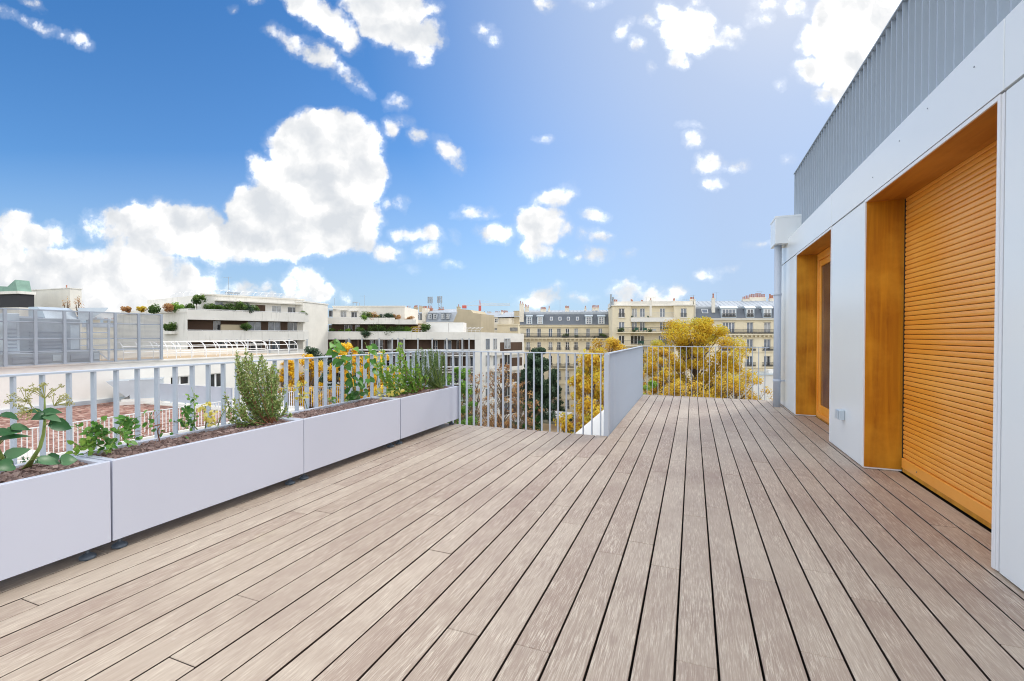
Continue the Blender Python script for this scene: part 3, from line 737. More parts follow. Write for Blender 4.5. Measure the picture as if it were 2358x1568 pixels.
def bush(name, label, c, rad, n, size, lm, seed, group=None, cat='shrub', tone=(0,1), lumps=11):
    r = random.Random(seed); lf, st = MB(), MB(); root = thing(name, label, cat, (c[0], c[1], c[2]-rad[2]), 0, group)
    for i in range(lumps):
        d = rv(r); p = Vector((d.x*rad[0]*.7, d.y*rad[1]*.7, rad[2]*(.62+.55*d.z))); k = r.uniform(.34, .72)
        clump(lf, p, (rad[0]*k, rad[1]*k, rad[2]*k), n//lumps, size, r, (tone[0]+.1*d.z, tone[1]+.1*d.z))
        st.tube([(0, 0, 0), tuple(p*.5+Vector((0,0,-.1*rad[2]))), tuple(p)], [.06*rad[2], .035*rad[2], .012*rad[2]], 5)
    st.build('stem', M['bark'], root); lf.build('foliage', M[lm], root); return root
def tree(name, label, foot, top, spread, n, size, lm, seed, shape=None, trunk=.3, limbs=12, cat='tree', group=None, tone=(0,1), clumps=60, low=.25, twigs=0, csize=.22, sq=1., gap=1.):
    """trunk, limbs and a crown of separate leaf clumps; foot is the trunk base, spread the crown radius"""
    r = random.Random(seed); st, lf = MB(), MB(); root = thing(name, label, cat, tuple(foot), 0, group); H = top-foot[2]
    shape = shape or (lambda q: sqrt(max(0, 1-(2*q-1)**2))**.8)
    tk = [(r.gauss(0, .02*H*i/6), r.gauss(0, .02*H*i/6), H*.9*i/6) for i in range(7)]
    tk[0] = (0, 0, 0); st.tube(tk, [trunk*(1-.14*i) for i in range(7)], 8)
    for k in range(clumps):
        q = (k+r.random())/clumps; z = H*(low+(1-low)*q); R = spread*shape(q); a = r.random()*6.283; rr_ = R*(r.random()**.5)*r.uniform(.75, 1.08)
        c = Vector((rr_*cos(a), rr_*sin(a)*sq, z)); k2 = csize*spread*r.uniform(.65, 1.3)
        c.z = min(c.z, H-k2*.4)
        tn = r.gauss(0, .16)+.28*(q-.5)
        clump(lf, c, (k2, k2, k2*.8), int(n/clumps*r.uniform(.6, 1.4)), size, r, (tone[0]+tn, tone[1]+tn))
        if k % max(1, clumps//max(limbs, 1)) == 0 or twigs:
            z0 = max(H*.12, c.z-rr_*.8-H*.08); j = min(5, int(z0/(H*.9)*6)); s0 = Vector(tk[j]).lerp(Vector(tk[j+1]), min(1, z0/(H*.9)*6-j))
            mid = s0.lerp(c, .5)+Vector((0, 0, -.06*rr_)); st.tube([tuple(s0), tuple(mid), tuple(c)], [trunk*.3, trunk*.17, trunk*.05], 5)
            for q2 in range(twigs):
                e = c+rv(r)*k2*1.3; st.tube([tuple(c.lerp(mid, r.random()*.5)), tuple(e)], [trunk*.05, trunk*.015], 4)
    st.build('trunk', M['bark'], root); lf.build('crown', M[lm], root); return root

# ------------------------------------------------------------------ grey roofed house in the middle
def mid_house():
    U = lambda x: 1036.2+.257*x
    V = lambda y: 633.3+.257*y
    F = Fac(U(625), 101, U(1436), 99); L_ = F.L
    B = F.root('stone_townhouse', 'cream stone townhouse with grey mansard roof and long iron balcony, left of centre tree gap')
    R = lambda x0, x1, y0, y1, y=0.: F.rect(U(x0), U(x1), V(y0), V(y1), y)
    zc = F.z_(1300, V(452)); zt = F.z_(1300, V(335), 1.0)
    xs = [700, 798, 900, 976, 1052, 1130, 1237, 1347]
    rows = [(478, 558), (600, 672), (722, 812), (858, 938), (990, 1070), (1120, 1200), (1250, 1330)]
    hol = [[R(x-17, x+17, a, b) for x in xs] for a, b in rows]
    w = MB(); holes_wall(w, 0, L_, 0, zc, [h for q in hol for h in q]); w.quad((0,0,0),(0,12,0),(0,12,zc),(0,0,zc)); w.quad((L_,0,0),(L_,0,zc),(L_,12,zc),(L_,12,0)); w.quad((0,12,0),(L_,12,0),(L_,12,zc),(0,12,zc))
    w.build('wall', M['lime'], B)
    c = MB(); c.box(-.15, L_+.15, -.35, -.003, zc-.32, zc+.02); c.box(-.2, L_+.2, -.5, -.003, zc+.021, zc+.14); c.build('cornice', M['lime'], B)
    zs = R(0, 1, 560, 575)[3]
    c = MB(); c.box(.3, L_-.3, -.75, -.003, zs-.2, zs)
    for i in range(22): x = .6+(L_-1.2)*i/21; c.box(x-.14, x+.14, -.6, -.004, zs-.62, zs-.203)
    c.build('balcony_slab', M['lime'], B); grille(B, .35, L_-.35, zs, .95, -.68, deco=True)
    for y in (690, 828, 960, 1090):
        z = R(0, 1, y, y+1)[3]; c = MB(); c.box(-.05, L_+.05, -.16, -.003, z-.14, z+.1); c.build('string_course', M['lime'], B)
    z = R(0, 1, 828, 829)[3]; c = MB(); c.box(L_*.33, L_*.62, -.8, -.17, z-.1, z+.08); c.build('balcony_slab', M['lime'], B); grille(B, L_*.335, L_*.615, z+.08, .95, -.74, deco=True)
    for i, q in enumerate(hol):
        for h in q:
            window(B, h, .2, 2, 2 if i else 1)
            if i == 0: pass
            else: grille(B, h[0]-.1, h[1]+.1, h[2]-.02, .62, -.12, 'window_rail', .12)
            if i in (1, 3):
                k = MB(); k.box(h[0]-.18, h[1]+.18, -.14, -.003, h[3]+.12, h[3]+.3); k.box(h[0]-.2, h[0]-.05, -.07, -.003, h[2], h[3]+.118); k.box(h[1]+.05, h[1]+.2, -.07, -.003, h[2], h[3]+.118); k.build('window_surround', M['lime'], B)
    rf = MB(); rf.xprism([(.1, zc+.141), (1.3, zt), (1.3, zc+.141)], .02, L_-.02); rf.build('mansard_roof', M['slate'], B)
    zr = F.z_(1300, V(318), 5)
    rf = MB(); rf.xprism([(1.1, zt+.002), (1.15, zt+.12), (6, zr+.1), (11.8, zt+.1), (11.8, zc), (1.301, zc)], .01, L_-.01)
    for i in range(24): x = .3+(L_-.6)*i/23; rf.bar((x, 1.2, zt+.15), (x, 6, zr+.13), .05, .06)
    rf.build('zinc_roof', M['zincroof'], B)
    for x, wide in ((710, 22), (807, 22), (1243, 26), (1355, 26)):
        r_ = R(x-wide, x+wide, 372, 440, .2); d = MB(); d.box(r_[0]-.12, r_[1]+.12, .2, 1.6, r_[2]-.1, r_[3]+.02); d.xprism([(.0, r_[3]+.021), (.05, r_[3]+.16), (.8, r_[3]+.42), (1.7, r_[3]+.3), (1.7, r_[3]+.021)], r_[0]-.25, r_[1]+.25)
        o = d.build('dormer', M['zinc'], B); window(o, (r_[0]+.1, r_[1]-.1, r_[2]+.05, r_[3]-.1), .16, 2, 2)
    for x in (908, 985, 1060, 1142):
        r_ = R(x-13, x+13, 376, 408, .6); sl = Vector((0, 1.2, zt-zc-.14)).normalized(); nrm = Vector((0, -sl.z, sl.y))
        p0 = Vector((r_[0], .1+(r_[2]-zc-.14)/(zt-zc-.14)*1.2, r_[2]))+nrm*.05; dx = Vector((r_[1]-r_[0], 0, 0)); up = sl*(r_[3]-r_[2])*1.1
        d = MB(); d.bar(p0+dx*.5, p0+dx*.5+up, r_[1]-r_[0], .1, nrm); o = d.build('skylight', M['winframe'], B)
        d = MB(); q = nrm*.055; d.quad(p0+q+dx*.14+up*.12, p0+q+dx*.86+up*.12, p0+q+dx*.86+up*.88, p0+q+dx*.14+up*.88); d.build('pane', M['g2'], o)
    for (x0, x1, y0, y1, n) in ((622, 660, 262, 420, 2), (668, 706, 290, 330, 3), (810, 860, 312, 330, 5), (880, 895, 305, 330, 1), (1030, 1068, 300, 330, 4), (1205, 1222, 298, 320, 1), (1272, 1335, 297, 318, 6), (1425, 1452, 290, 450, 1)):
        chimney(B, F, U(x0), U(x1), V(y0), V(y1), 1.8 if x0 not in (622, 1425) else .25, n, mat='cream')
    antenna(B, F, U(985), V(225), V(320), 5, 0); antenna(B, F, U(780), V(268), V(320), 5, 4); antenna(B, F, U(930), V(318), V(330), 5, 3)
    for (x, k, n) in ((1018, .55, 130), (1045, .8, 240), (1135, .6, 160), (1290, .4, 60), (1335, .5, 100), (1365, .95, 300), (1390, .7, 180)):
        p = F.ray(U(x), V(548), -.45); bush('balcony_shrub', f'green shrub on the long iron balcony of the grey roofed townhouse', (p.x, p.y, zs+ZG+k*.75), (k*.8, k*.3, k*.75), n, .12, 'green', int(x), 'shrubs on the long iron balcony')
mid_house()

# ------------------------------------------------------------------ flat roofed cream block
UZ = lambda x: 1381.7+.2203*x
VZ = lambda y: 633.3+.2203*y
def cream_block():
    F = Fac(UZ(128), 90, UZ(978), 88); L_ = F.L
    B = F.root('cream_apartment_house', 'flat roofed cream apartment house with recessed balconies between two wings')
    R = lambda x0, x1, y0, y1, y=0.: F.rect(UZ(x0), UZ(x1), VZ(y0), VZ(y1), y)
    X = lambda x: F.s_(UZ(x)); Z = lambda y: F.z_(1500, VZ(y))
    zt = Z(322); a, b = X(320), X(775)
    pitch = 143
    rows = [(348, 440), (490, 584), (633, 722), (776, 866), (919, 1009), (1062, 1152)]
    wing = [[R(x0, x1, y0, y1) for x0, x1 in ((196, 255), (843, 903))] for y0, y1 in rows]
    RC = 1.3; cen = []
    for i, (y0, y1) in enumerate(rows):
        sp = ((330, 386), (415, 468), (624, 679), (714, 772)) if i < 2 else ((320, 462), (612, 706))
        cen.append([F.rect(UZ(x0), UZ(x1), VZ(y0), VZ(y1), RC) for x0, x1 in sp])
    w = MB(); hw = [h for q in wing for h in q]; hc = [h for q in cen for h in q]
    holes_wall(w, 0, a, 0, zt, hw); holes_wall(w, b, L_, 0, zt, hw); holes_wall(w, a, b, 0, zt, hc, .25, RC)
    w.quad((a,0,0),(a,RC,0),(a,RC,zt),(a,0,zt)); w.quad((b,0,0),(b,0,zt),(b,RC,zt),(b,RC,0)); w.quad((0,0,0),(0,0,zt),(0,11,zt),(0,11,0)); w.quad((L_,0,0),(L_,11,0),(L_,11,zt),(L_,0,zt)); w.quad((0,11,0),(0,11,zt),(L_,11,zt),(L_,11,0))
    w.build('wall', M['lime2'], B)
    c = MB(); c.box(-.2, a+.05, -.3, 11.1, zt+.002, zt+.18); c.box(b-.05, L_+.2, -.3, 11.1, zt+.002, zt+.18); c.box(a+.051, b-.051, .6, 11.1, zt+.002, zt+.18); c.box(-.1, L_+.1, .8, 10.5, zt+.181, zt+.95); c.build('flat_roof', M['concrete2'], B)
    for h in hw: window(B, h, .18, 2, 0)
    for i, q in enumerate(cen):
        for h in q: window(B, h, RC+.15, 2 if i < 2 else 4, 0)
    for h in wing[0]: grille(B, h[0]-.05, h[1]+.05, h[2], .75, -.06, 'window_rail', .13); s_ = MB(); 
    for h in hw: s_ = MB(); s_.box(h[0]-.15, h[1]+.15, -.16, -.003, h[2]-.16, h[2]-.005); s_.build('sill', M['concrete2'], B)
    # balconies
    for i, (y0, y1) in enumerate(rows):
        z = Z(y1+(2 if i == 0 else 12))
        if i == 0:
            m = MB(); m.box(a+.01, b-.01, -.12, RC-.003, z-.85, z-.05); m.build('balcony_band', M['white'], B); grille(B, a+.05, b-.05, z-.05, .95, -.05, pitch=.16, th=.022, mat='greyframe')
        else:
            xa, xb = X(172), (X(768) if i > 0 else b)
            m = MB(); m.box(xa, xb, -1.0, -.003, z-.2, z-.02); m.box(a+.01, b-.01, -.002, RC-.003, z-.2, z-.021); m.build('balcony_slab', M['lime2'], B)
            grille(B, xa+.05, xb-.05, z-.02, .95, -.94, pitch=.16, th=.022)
            if i < 3:
                for (x, hgt, mt) in ((340+i*40, .75, 'darkgreen_c'), (495-i*30, .7, 'darkgreen_c'), (560, .5, 'greyframe'), (700, .8, 'darkgreen_c')):
                    q = MB(); xx = X(x); q.box(xx-.4, xx+.4, -.75, -.25, z+hgt*.55, z+hgt*.6)
                    for dx in (-.36, .32): 
                        for dy in (-.72, -.3): q.box(xx+dx, xx+dx+.05, dy, dy+.05, z-.02, z+hgt*.55)
                    q.box(xx-.4, xx+.4, -.26, -.22, z+hgt*.6, z+hgt*1.15)
                    tg = q.build('balcony_chair', M[mt], None); tg.location = B.location; tg.rotation_euler = B.rotation_euler
                    tag(tg, 'garden chair or small table on a balcony of the flat roofed cream house', 'chair', 'furniture on the cream house balconies')
    m = MB(); r_ = R(490, 584, 222, 330, 3); m.box(r_[0], r_[1], 3, 5, r_[2]-.6, r_[3]); m.build('lift_housing', M['white'], B)
    chimney(B, F, UZ(518), UZ(540), VZ(268), VZ(430), -.28, 1, .27, 'concrete2', .5)
    for (x0, x1, y0, n) in ((145, 160, 290, 2), (165, 180, 292, 2), (322, 342, 292, 3), (432, 446, 288, 2), (762, 785, 275, 2), (945, 968, 258, 3), (968, 992, 262, 1)): chimney(B, F, UZ(x0), UZ(x1), VZ(y0), VZ(322), 2.0, n, mat='cream')
    for x, y0 in ((105, 200), (128, 230)):
        m = MB(); r_ = R(x, x+9, y0, 330, .5); m.tube([((r_[0]+r_[1])/2, .5, r_[2]), ((r_[0]+r_[1])/2+.05, .5, r_[3])], .17, 8); m.build('flue_pipe', M['machine'], B)
    antenna(B, F, UZ(905), VZ(245), VZ(320), 3, 5); antenna(B, F, UZ(975), VZ(205), VZ(300), 3, 4)
    for (x, row, k, n) in ((222, 1, .8, 220), (205, 1, .5, 110), (355, 1, .45, 100), (520, 1, .6, 130), (500, 0, .3, 50), (335, 0, .35, 60), (480, 3, .9, 220), (500, 4, .8, 180)):
        z = Z(rows[row][1]+(2 if row == 0 else 12)); p = F.ray(UZ(x), 700, -.6 if row else .25); bush('balcony_shrub', 'green pot plant on a balcony of the flat roofed cream house', (p.x, p.y, z+ZG+k*.75), (k*.7, k*.35, k*.75), n, .12, 'green', 300+int(x)+row, 'pot plants on the cream house balconies')
cream_block()

# ------------------------------------------------------------------ slate roofed house on the right
def right_house():
    F = Fac(UZ(984), 88, UZ(2480), 85); L_ = F.L
    B = F.root('stone_apartment_house', 'cream stone house with slate mansard roof beside the white downpipe', )
    R = lambda x0, x1, y0, y1, y=0.: F.rect(UZ(x0), UZ(x1), VZ(y0), VZ(y1), y)
    X = lambda x: F.s_(UZ(x)); Z = lambda y: F.z_(1690, VZ(y))
    zc = Z(458); zt = F.z_(1690, VZ(332), 1.2)
    cols = [(1040, 1105), (1280, 1408), (1535, 1602), (1715, 1784), (1890, 1955), (2060, 2125), (2230, 2295), (2380, 2445)]
    rows = [(494, 608), (670, 792), (846, 955), (1020, 1130), (1195, 1300)]
    hol = [[R(x0, x1, a, b) for x0, x1 in cols] for a, b in rows]
    w = MB(); holes_wall(w, 0, L_, 0, zc, [h for q in hol[:3] for h in q]); w.quad((0,0,0),(0,11,0),(0,11,zc),(0,0,zc)); w.quad((L_,0,0),(L_,0,zc),(L_,11,zc),(L_,11,0)); w.quad((0,11,0),(L_,11,0),(L_,11,zc),(0,11,zc)); w.build('wall', M['lime2'], B)
    c = MB(); c.box(-.1, L_+.1, -.4, -.003, zc-.26, zc+.02); c.box(-.1, L_+.1, -.55, -.003, zc+.021, zc+.12); c.build('cornice', M['concrete2'], B)
    z = Z(618); c = MB(); c.box(.2, L_, -.8, -.003, z-.2, z)
    for i in range(34): x = .5+(L_-.8)*i/33; c.box(x-.13, x+.13, -.62, -.004, z-.5, z-.203)
    c.build('balcony_slab', M['lime2'], B); grille(B, X(1265), L_-.1, z, .95, -.72, deco=True); grille(B, .3, X(1255), z, .95, -.72)
    for y in (800, 965): z = Z(y); c = MB(); c.box(-.05, L_+.05, -.2, -.003, z-.1, z+.1); c.build('string_course', M['lime2'], B)
    for i, q in enumerate(hol[:3]):
        for k, h in enumerate(q):
            window(B, h, .2, 4 if k == 1 and i == 0 else 2, 0)
            if i: grille(B, h[0]-.35, h[1]+.35, h[2]-.02, .8, -.3, 'window_rail', .12, deco=True)
            s_ = MB(); s_.box(h[0]-.2, h[1]+.2, -.1, -.003, h[3]+.03, h[3]+.16); s_.build('window_surround', M['lime2'], B)
    rf = MB(); rf.xprism([(.1, zc+.121), (1.5, zt), (1.5, zc+.121)], .02, L_-.02); rf.build('mansard_roof', M['slate'], B)
    zr = F.z_(1690, VZ(272), 5.5)
    rf = MB(); rf.xprism([(1.3, zt+.002), (1.35, zt+.12), (5.5, zr), (10.9, zt), (10.9, zc), (1.501, zc)], .01, L_-.01)
    for i in range(30): x = .3+(L_-.6)*i/29; rf.bar((x, 1.4, zt+.15), (x, 5.5, zr+.03), .05, .06)
    rf.build('zinc_roof', M['zincroof'], B)
    for (x0, x1, lv) in ((1268, 1418, 4), (1528, 1606, 2), (1706, 1786, 2), (1885, 1965, 2), (2055, 2130, 2), (2225, 2300, 2)):
        r_ = R(x0, x1, 350, 442, .15); d = MB(); d.box(r_[0]-.1, r_[1]+.1, .15, 1.7, r_[2]-.1, r_[3]+.02); d.xprism([(-.05, r_[3]+.021), (0, r_[3]+.15), (.8, r_[3]+.55), (1.8, r_[3]+.4), (1.8, r_[3]+.021)], r_[0]-.3, r_[1]+.3)
        o = d.build('dormer', M['zinc'], B); window(o, (r_[0]+.12, r_[1]-.12, r_[2]+.05, r_[3]-.12), .11, lv, 1); grille(B, r_[0]+.02, r_[1]-.02, r_[2], .75, .02, 'window_rail', .12, ret=False, deco=True, parent=o)
    r_ = R(1064, 1128, 356, 400, .7); sl = Vector((0, 1.4, zt-zc-.12)).normalized(); nrm = Vector((0, -sl.z, sl.y)); p0 = Vector(((r_[0]+r_[1])/2, .1+(r_[2]-zc-.12)/(zt-zc-.12)*1.4, r_[2]))+nrm*.05
    d = MB(); d.bar(p0, p0+sl*(r_[3]-r_[2])*1.1, r_[1]-r_[0], .12, nrm); o = d.build('skylight', M['winframe'], B)
    q = nrm*.066; up = sl*(r_[3]-r_[2])*1.1; dx = Vector((r_[1]-r_[0], 0, 0)); d = MB(); d.quad(p0+q-dx*.42+up*.08, p0+q+dx*.42+up*.08, p0+q+dx*.42+up*.92, p0+q-dx*.42+up*.92); d.build('pane', M['g2'], o)
    chimney(B, F, UZ(1170), UZ(1202), VZ(248), VZ(392), .55, 1, .6, 'concrete2', .8); chimney(B, F, UZ(985), UZ(996), VZ(262), VZ(440), .3, 1, 6, 'cream', .4)
    chimney(B, F, UZ(1562), UZ(1732), VZ(240), VZ(275), 5.6, 8, .9, 'cream', .75); chimney(B, F, UZ(1490), UZ(1560), VZ(256), VZ(285), 5.2, 4, .8, 'cream', .6); chimney(B, F, UZ(1775), UZ(1815), VZ(252), VZ(285), 5.2, 3, .8, 'cream', .8)
    antenna(B, F, UZ(1217), VZ(178), VZ(280), 5, 4); antenna(B, F, UZ(1680), VZ(165), VZ(215), 6, 3)
    # low white annexe in front
    G = Fac(UZ(1608), 80, UZ(2000), 79); A = G.root('white_annexe', 'low white garden annexe at the foot of the slate roofed house')
    z = G.z_(1740, VZ(1042)); m = MB(); m.box(0, G.L, 0, 5, 0, z); m.build('wall', M['white'], A); m = MB(); m.box(-.2, G.L+.2, -.2, 5.2, z+.002, z+.22); m.build('flat_roof', M['galva'], A)
    m = MB(); r_ = G.rect(UZ(1765), UZ(1900), VZ(990), VZ(1040), 1.); m.box(r_[0], r_[1], 1, 3, z+.223, r_[3]); m.build('roof_box', M['white'], A)
right_house()
# ================================================================== terraced white concrete block
U1 = lambda x: x*.24415
U2 = lambda x: 518.1+.24415*x
V1 = lambda y: 633.3+.24415*y
def loc_of(F, p, z=None): d = Vector((p.x, p.y, 0))-F.a; return (d.dot(F.e), -d.dot(F.n))
SHR = []
def terr_block():
    F = Fac(432, 60, 707, 71); L_ = F.L
    B = F.root('terraced_apartment_block', 'white concrete apartment block with planted terraces left of the stair tower')
    z = lambda w: w-ZG
    Cx, Cy = loc_of(F, P(283, 784, 67)); bands = [(3.2, 4.5), (.40, 1.72), (-2.5, -1.18), (-5.4, -4.1), (-8.3, -7.0)]
    D = 1.7
    # body behind, recess wall with window openings
    wins = []
    for k, (uy0, uy1, xs) in enumerate(((458, 530, ((215, 342), (408, 524), (592, 698), (-110, -40))), (612, 700, ((-60, 20), (240, 345), (440, 520), (610, 705))))):
        for x0, x1 in xs:
            a, b = F.s_(U2(x0), D), F.s_(U2(x1), D); zz = (1.76, 3.12) if k == 0 else (-1.1, .32); wins.append((a, b, z(zz[0]), z(zz[1])))
    for zz in ((-4.0, -2.6), (-6.9, -5.5)):
        for a in (1.5, 5, 9, 12.5): wins.append((a, a+2, z(zz[0]), z(zz[1])))
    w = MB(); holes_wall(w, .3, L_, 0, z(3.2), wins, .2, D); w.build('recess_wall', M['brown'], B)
    w = MB(); w.quad((L_, D+.01, 0), (L_, D+.01, z(3.2)), (L_, 15, z(3.2)), (L_, 15, 0)); w.quad((L_-.3, 0.001, 0), (L_, 0.001, 0), (L_, .001, z(.3)), (L_-.3, .001, z(.3)))
    # left return wall
    n = len(w.v); w.v += [(Cx, Cy, 0), (0, 0, 0), (.3, D-.01, 0), (.3, 15, 0), (Cx, Cy+12, 0)]; w.v += [(a, b, z(4.35)) for a, b, _ in w.v[n:n+5]]
    for i in range(5): j = (i+1) % 5; w.f.append((n+i, n+j, n+5+j, n+5+i)); w.t.append(0)
    w.f.append(tuple(n+5+i for i in range(5))); w.t.append(0)
    w.build('wall', M['concrete'], B)
    for i, (a, b) in enumerate(bands):
        m = MB(); m.prism([(-.02, z(a)), (L_+.25, z(a)), (L_+.25, z(b)), (-.02, z(b))], -.02, .16); m.box(-.02, L_+.2, .161, D-.01, z(a), z(a)+.2)
        m.box(L_-.02, L_+.24, .161, D+3, z(a)+.002, z(b)-.002)
        m.build('balcony_parapet', M['concrete'], B)
        m = MB(); m.box(0, L_+.2, .0, .14, z(b)+.05, z(b)+.13); [m.box(x, x+.06, .04, .1, z(b), z(b)+.05) for x in [i*1.6 for i in range(int(L_/1.6)+1)]]; m.build('handrail', M['whitetube'], B)
    m = MB(); ln = sqrt(Cx*Cx+Cy*Cy); ux, uy = Cx/ln, Cy/ln; nx, ny = uy, -ux
    pts = [(0, 0), (Cx, Cy), (Cx-nx*.25, Cy-ny*.25), (-nx*.25+.1, -ny*.25)]
    n = len(m.v); m.v += [(a+nx*.08, b+ny*.08, z(4.1)) for a, b in pts]+[(a+nx*.08, b+ny*.08, z(4.62)) for a, b in pts]
    for q in ((0,1,5,4),(1,2,6,5),(2,3,7,6),(3,0,4,7),(4,5,6,7),(3,2,1,0)): m.f.append(tuple(n+k for k in q)); m.t.append(0)
    m.build('balcony_parapet', M['concrete'], B)
    # planted niche and window on the left return
    G = Fac(283, 67, 432, 60); ang = G.rz-F.rz
    def onG(u, v): p = G.ray(u, v, -.0); a, b = loc_of(F, p); return a, b, p.z-ZG
    a, b, zz = onG(U1(1620), V1(530)); m = MB(); m.box(-1.5, 1.3, -.7, .02, -.35, .0); m.box(-1.5, 1.3, -.72, -.70, -.37, .02); o = m.build('flower_trough', M['concrete'], B); o.location = (a, b, zz); o.rotation_euler = (0, 0, ang)
    SHR.append((G.ray(U1(1600), V1(462), -.35), .95, 'green', 'bushy green shrub in the wall trough at the left of the terraced block'))
    a, b, zz = onG(U1(1665), V1(705)); o2 = window(B, (-.9, .9, 0, 1.1), -.03, 2, 0, 'greyframe'); o2.location = (a, b, zz); o2.rotation_euler = (0, 0, ang)
    # penthouse floor, set back
    Y = 1.9; s0 = F.s_(465, Y); s1 = F.s_(700, Y); zt = (F.z_(465, 676, Y)+F.z_(700, 694.5, Y))/2
    hs = []
    for x0, x1, y0, y1, uf in ((2030, 2110, 250, 330, U1), (2245, 2345, 265, 345, U1), (288, 382, 282, 350, U2), (445, 530, 292, 357, U2), (592, 690, 302, 367, U2)):
        vf = V1; um = uf((x0+x1)/2); hs.append((F.s_(uf(x0), Y), F.s_(uf(x1), Y), F.z_(um, vf(y1), Y), F.z_(um, vf(y0), Y)))
    w = MB(); holes_wall(w, s0, s1, z(4.3), zt, hs, .2, Y); q0, q1 = loc_of(F, P(340, 784, 72))
    w.quad((s0, Y, z(3.2)), (s0, Y, zt), (q0, q1, zt), (q0, q1, z(3.2))); w.quad((s1, Y, z(3.2)), (s1, Y+11, z(3.2)), (s1, Y+11, zt), (s1, Y, zt)); w.quad((s0, Y, zt-.003), (s1, Y, zt-.003), (s1, Y+11, zt-.003), (q0, q1, zt-.003))
    w.quad((s0, Y+.001, z(3.2)), (s1, Y+.001, z(3.2)), (s1, Y+.001, z(4.3)), (s0, Y+.001, z(4.3)))
    w.build('penthouse_wall', M['concrete'], B)
    m = MB(); m.box(s0-.15, s1+.1, Y-.15, Y+.2, zt, zt+.22); m.box(s0+1.6, s1-.5, Y-.9, Y-.003, zt-.75, zt-.6); m.build('roof_edge', M['concrete2'], B)
    for i, h in enumerate(hs):
        if i == 2: m = MB(); m.box(h[0], h[1], Y+.06, Y+.1, h[2], h[3]); m.build('shutter', M['brown'], B)
        else: window(B, h, Y+.1, 2, 0, 'greyframe')
    for h in wins: window(B, h, D+.08, 2, 0, 'greyframe')
    m = MB(); c = F.s_(U2(80), .9); m.box(c-1.5, c+1.9, .8, 1.3, z(1.5), z(2.62)); m.build('balcony_screen', M['beige'], B)
    for u, v, nm in ((U2(205), V1(470), 'green'),): SHR.append((F.ray(u, v, -.15), .75, nm, 'light fern hanging over the second balcony of the terraced block'))
    # roof furniture: curved guard rail, hatch, aerial
    r_ = MB()
    def roofrail(p0, p1, n):
        for i in range(n+1):
            q = [p0[k]+(p1[k]-p0[k])*i/n for k in (0, 1)]
            r_.tube([(q[0], q[1], zt), (q[0]-.1, q[1], zt+.45), (q[0]+.15, q[1]+.15, zt+.8), (q[0]+.55, q[1]+.55, zt+.95)], .03, 4, cap=False)
        for h, o in ((.45, -.1), (.8, .15), (.95, .55)): r_.tube([(p0[0]+o, p0[1]+max(o,0), zt+h), (p1[0]+o, p1[1]+max(o,0), zt+h)], .022, 4)
    roofrail((q0+1.5, q1-.5), (s0+.4, Y+.5), 7); roofrail((s0+.5, Y+.5), (s1-.8, Y+.5), 14); r_.build('roof_railing', M['whitetube'], B)
    m = MB(); c = F.s_(U2(75), 5); m.box(c-.9, c+.9, 4.5, 5.5, zt+.7, zt+.85); [m.box(c+x, c+x+.06, 4.6+y, 4.66+y, zt, zt+.7) for x in (-.8, -.3, .2, .7) for y in (0, .8)]; m.build('roof_vent', M['machine'], B)
    antenna(B, F, U2(36), V1(15), V1(190), 5, 5)
    # planters with shrubs along the terrace edge
    for (u, v, k, lm, lb, yy) in ((U1(1465), V1(300), .85, 'green', 'dark green shrub at the left end of the roof terrace', 3.2), (U1(1590), V1(290), .7, 'autumn', 'russet low shrub on the roof terrace between two green ones', 2.5), (U1(1690), V1(270), 1.05, 'lightgreen', 'large yellow green shrub on the roof terrace', 2.2), (U1(1785), V1(288), .7, 'green', 'small green shrub beside the clipped tree on the roof terrace', 1.2),
                             (U1(1990), V1(290), .85, 'green', 'round green shrub on the roof terrace before the first penthouse window', .9), (U1(2065), V1(300), .7, 'green', 'low green shrub under the first penthouse window', .8), (U1(2160), V1(285), .95, 'green', 'broad dark shrub between the penthouse windows', .8), (U2(150), V1(290), 1.2, 'green', 'tall feathery green shrub right of the broad one on the terrace', .8), (U2(210), V1(295), 1.0, 'conifer', 'dark bushy shrub next to the feathery one', .8), (U2(265), V1(310), .75, 'green', 'small round shrub before the brown shutter', .8), (U2(730), V1(355), .6, 'green', 'low green shrub at the right end of the roof terrace', .7), (U1(1335), V1(308), .55, 'olive', 'yellow shrub beside the row of clay chimney pots', 4.5), (U1(1190), V1(312), .6, 'autumn', 'red shrub at the far left end of the roof terrace', 7)):
        p = F.ray(u, v, yy); SHR.append((p, k, lm, lb))
    p = F.ray(U1(1855), V1(310), 1.); tree('clipped_tree', 'small clipped tree with round green head on the roof terrace', (p.x, p.y, 4.3), F.ray(U1(1855), V1(192), 1.).z, .95, 1500, .1, 'green', 77, trunk=.07, clumps=14, low=.55, limbs=5, csize=.4)
    # pergola posts on the lower level
    ps = MB()
    for x in (1040, ): pass
    for x in (15, 115, 215, 420, 605, 775): a = F.s_(U2(x), -.2); ps.box(a-.08, a+.08, -.28, -.12, z(-5), z(.55))
    ps.build('steel_posts', M['greyframe'], B)
terr_block()

